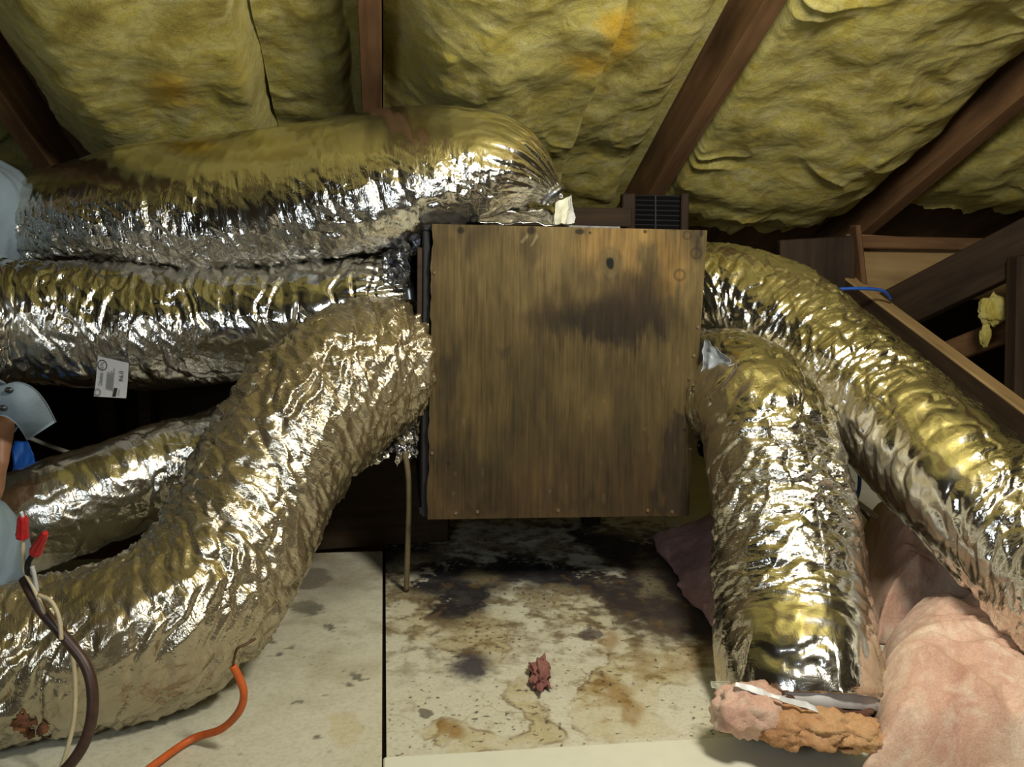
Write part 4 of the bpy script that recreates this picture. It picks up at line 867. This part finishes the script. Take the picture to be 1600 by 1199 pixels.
tag(sh_, 'scrap of something bright blue under the shirt cuff', 'tarp')

# ------------------------------------------------------------------ person at the left edge
pz = thing('person', np.array([-1.30, 1.42, 0.0]), 'person in a pale blue shirt seated at the left edge, cuff hanging open', 'person')
def skin_body(name, pts, edges, mat, parent, root, sub=2):
    me = bpy.data.meshes.new(name); org = ORG[parent.name]
    me.from_pydata([tuple(np.array(p[:3]) - org) for p in pts], edges, [])
    o = bpy.data.objects.new(name, me); put(o, org, parent)
    md = o.modifiers.new('Skin', 'SKIN'); md.use_smooth_shade = True; md.branch_smoothing = 0.4
    for i, p in enumerate(pts):
        r_ = p[3]; o.data.skin_vertices[0].data[i].radius = (r_, r_) if not isinstance(r_, tuple) else r_
    o.data.skin_vertices[0].data[root].use_root = True
    s_ = o.modifiers.new('Sub', 'SUBSURF'); s_.levels = sub; s_.render_levels = sub
    me.materials.append(mat); return o
PV = np.array
hip = PV([-1.36, 1.42, 0.13]); chest = PV([-1.24, 1.66, 0.50]); neck = PV([-1.20, 1.74, 0.76]); head = PV([-1.18, 1.68, 0.91])
shR = PV([-1.035, 1.78, 0.685]); elR = PV([-1.12, 1.60, 0.34]); wrR = at(2., 652., 1.38); 
hdA = at(2., 700., 1.37); hdB = at(-12., 745., 1.36)
knR = at(-62., 868., 1.26); hpR = hip + PV([0.09, 0.02, 0]); ftR = PV([-1.10, 1.28, 0.05])
shL = PV([-1.40, 1.62, 0.69]); elL = PV([-1.58, 1.42, 0.38]); wrL = PV([-1.42, 1.24, 0.22]); knL = PV([-1.55, 1.02, 0.26]); ftL = PV([-1.25, 0.92, 0.05])
pts = [(*hip, 0.12), (*((hip+chest)/2), 0.115), (*chest, 0.13), (*neck, 0.055), (*(head-PV([0,0,.05])), 0.07), (*(head+PV([0,0,.02])), 0.085), (*(head+PV([0,0,.09])), 0.06),
       (*shR, 0.055), (*elR, 0.042), (*(elR*.4+wrR*.6), 0.036), (*wrR, 0.030), (*hdA, (0.042, 0.020)), (*hdB, (0.042, 0.016)),
       (*hpR, 0.085), (*knR, 0.062), (*((knR+ftR)/2), 0.05), (*ftR, 0.035), (*(ftR+PV([.08, .05, -.012])), 0.03),
       (*shL, 0.055), (*elL, 0.042), (*wrL, 0.030), (*(wrL+PV([.06, -.06, -.03])), 0.03), (*(hip+PV([-.09, -.03, 0])), 0.085), (*knL, 0.062), (*ftL, 0.035), (*(ftL+PV([.1, -.05, -.012])), 0.03)]
edges = [(0,1),(1,2),(2,3),(3,4),(4,5),(5,6),(2,7),(7,8),(8,9),(9,10),(10,11),(11,12),(0,13),(13,14),(14,15),(15,16),(16,17),(2,18),(18,19),(19,20),(20,21),(0,22),(22,23),(23,24),(24,25)]
# fingers of the near hand, hanging towards the thigh
fx = nrm(hdB - hdA); sx = nrm(PV([0.75, -0.35, 0.0]))
for k_, (off, ln) in enumerate(((-0.030, 0.062), (-0.010, 0.078), (0.010, 0.082), (0.029, 0.072))):
    b_ = hdB + sx*off; i0 = len(pts); curl = PV([-0.25, -0.35, 0])
    for q_, (t_, r_) in enumerate(((0.25, 0.0092), (0.6, 0.0085), (1.0, 0.0072))):
        p_ = b_ + fx*ln*t_ + curl*ln*t_*t_; pts.append((*p_, r_)); edges.append(((12 if q_ == 0 else i0 + q_ - 1), i0 + q_))
i0 = len(pts)
for q_, (t_, r_) in enumerate(((0.3, 0.012), (0.65, 0.0105), (1.0, 0.008))):
    p_ = hdA + sx*(-0.03) + (fx*0.6 - sx*0.8)*0.06*t_; pts.append((*p_, r_)); edges.append(((11 if q_ == 0 else i0 + q_ - 1), i0 + q_))
body = skin_body('body', pts, edges, MAT['skin'], pz, 0)
def clothes(name, P, R, mat, seed, amp=0.006, nseg=72, flare=None, flat=None, cap=False):
    C = catmull(np.hstack([np.array(P, float), np.array(R, float)[:, None]]), 26); Pp, Rr = C[:, :3], C[:, 3]
    T, N, B, s = sweep(Pp, Rr, nseg, (0.3, -1, 0.2)); th = np.linspace(0, 2*np.pi, nseg, endpoint=False); S, TH = np.meshgrid(s, th, indexing='ij')
    cx, cy = np.cos(TH), np.sin(TH)
    d_ = amp*(fbm(S*14, cx*1.4, cy*1.4, seed, 3) + 1.2*(1 - np.abs(pn(S*22 + 2*cx, cx*1.6, cy*1.6, seed + 3)))**3)
    V = Pp[:, None] + (Rr[:, None] + d_)[..., None]*(cx[..., None]*N[:, None] + cy[..., None]*B[:, None])
    V[..., 2] = np.maximum(V[..., 2], 0.006)
    f = [list(q_) for q_ in grid_faces(len(s), nseg, True)]
    if cap: f += [list(range(nseg))[::-1], list(range((len(s)-1)*nseg, len(s)*nseg))]
    return mesh_np(name, V.reshape(-1, 3), f, mat, pz, True)
shirt = clothes('shirt', [hip + PV([0,0,-.02]), (hip+chest)/2, chest, chest*.45 + neck*.55, neck*.9 + chest*.1 + PV([0,0,.02])], [0.165, 0.165, 0.175, 0.135, 0.075], MAT['shirt'], 901, 0.010, 96)
clothes('sleeve', [chest*.6 + shR*.4 + PV([0,0,.05]), shR, (shR+elR)/2, elR, (elR*.5+wrR*.5), wrR*.85 + elR*.15], [0.10, 0.088, 0.075, 0.068, 0.060, 0.052], MAT['shirt'], 911, 0.009)
clothes('sleeve', [chest*.6 + shL*.4 + PV([0,0,.05]), shL, (shL+elL)/2, elL, (elL*.5+wrL*.5), wrL*.85 + elL*.15], [0.10, 0.088, 0.075, 0.068, 0.060, 0.05], MAT['shirt'], 913, 0.009)
clothes('trousers', [hip, hpR, (hpR+knR)/2, knR, (knR+ftR)/2, ftR + PV([0, 0, .02])], [0.14, 0.115, 0.095, 0.085, 0.075, 0.06], MAT['jeans'], 921, 0.008)
clothes('trousers', [hip, hip+PV([-.09,-.03,0]), (hip+knL)/2, knL, (knL+ftL)/2, ftL + PV([0, 0, .02])], [0.14, 0.115, 0.095, 0.085, 0.075, 0.06], MAT['jeans'], 923, 0.008)
hc = head + PV([-0.005, 0.02, 0.035])
wool_lump('hair', hc, 0.098, 0.104, 0.105, MAT['hair'], pz, 41, 40, 0.08)
clothes('collar', [neck + PV([0, 0, -.03]), neck + PV([0, 0, 0.0]), neck + PV([0, -.005, .03])], [0.085, 0.075, 0.082], MAT['shirt'], 931, 0.003, 48)
clothes('undershirt', [shR + PV([-.08, -.07, -.02]), shR + PV([-.06, -.08, .03]), shR + PV([-.09, -.06, .07])], [0.03, 0.04, 0.02], MAT['navy'], 933, 0.002, 32, cap=True)
# open cuff: a curved flap standing off the wrist, two snaps
cq = [(-12., 606.), (30., 597.), (58., 608.), (78., 640.), (87., 660.), (66., 672.), (42., 689.), (30., 668.), (15., 654.), (-12., 650.)]
cn, cm = 30, 20; top_ = catmull(np.array([(-25, 604), (0, 603), (25, 597), (50, 606), (70, 628), (87, 660)], float), 6); bot_ = catmull(np.array([(-25, 652), (-5, 650), (10, 652), (24, 662), (34, 675), (42, 689)], float), 6)
cn = len(top_); G = np.zeros((cn, cm, 3))
for i in range(cn):
    for j in range(cm):
        t_ = j/(cm-1); x, y = top_[i]*(1-t_) + bot_[i]*t_; u_ = i/(cn-1)
        Yc = 1.330 - 0.020*math.sin(math.pi*min(1, u_*1.0)) - 0.012*math.sin(math.pi*t_) + 0.045*u_**3 + 0.003*float(pn(x*0.03, y*0.03, 0, 941))
        G[i, j] = at(x, y, Yc)
Vc = np.vstack([G.reshape(-1, 3), G.reshape(-1, 3) + PV([0, 0.003, 0])]); f0 = grid_faces(cn, cm); bs = cn*cm
rim = [i*cm for i in range(cn)] + [(cn-1)*cm + j for j in range(1, cm)] + [i*cm + cm-1 for i in range(cn-2, -1, -1)] + [j for j in range(cm-2, 0, -1)]; k_ = len(rim)
cuff = mesh_np('cuff', Vc, np.vstack([f0, f0[:, ::-1] + bs, np.array([[rim[i], bs+rim[i], bs+rim[(i+1) % k_], rim[(i+1) % k_]] for i in range(k_)])]), MAT['shirt'], pz, True)
for x, y in ((14., 610.), (4., 638.)):
    c_ = at(x, y, 1.302); bm = bmesh.new(); bmesh.ops.create_uvsphere(bm, u_segments=14, v_segments=8, radius=0.0065)
    bm.verts.index_update(); V = np.array([v.co[:] for v in bm.verts]); fs = [[v.index for v in fc.verts] for fc in bm.faces]; bm.free()
    mesh_np('snap_button', c_ + V*PV([1, 0.45, 0.75]), fs, MAT['snap'], cuff, True)
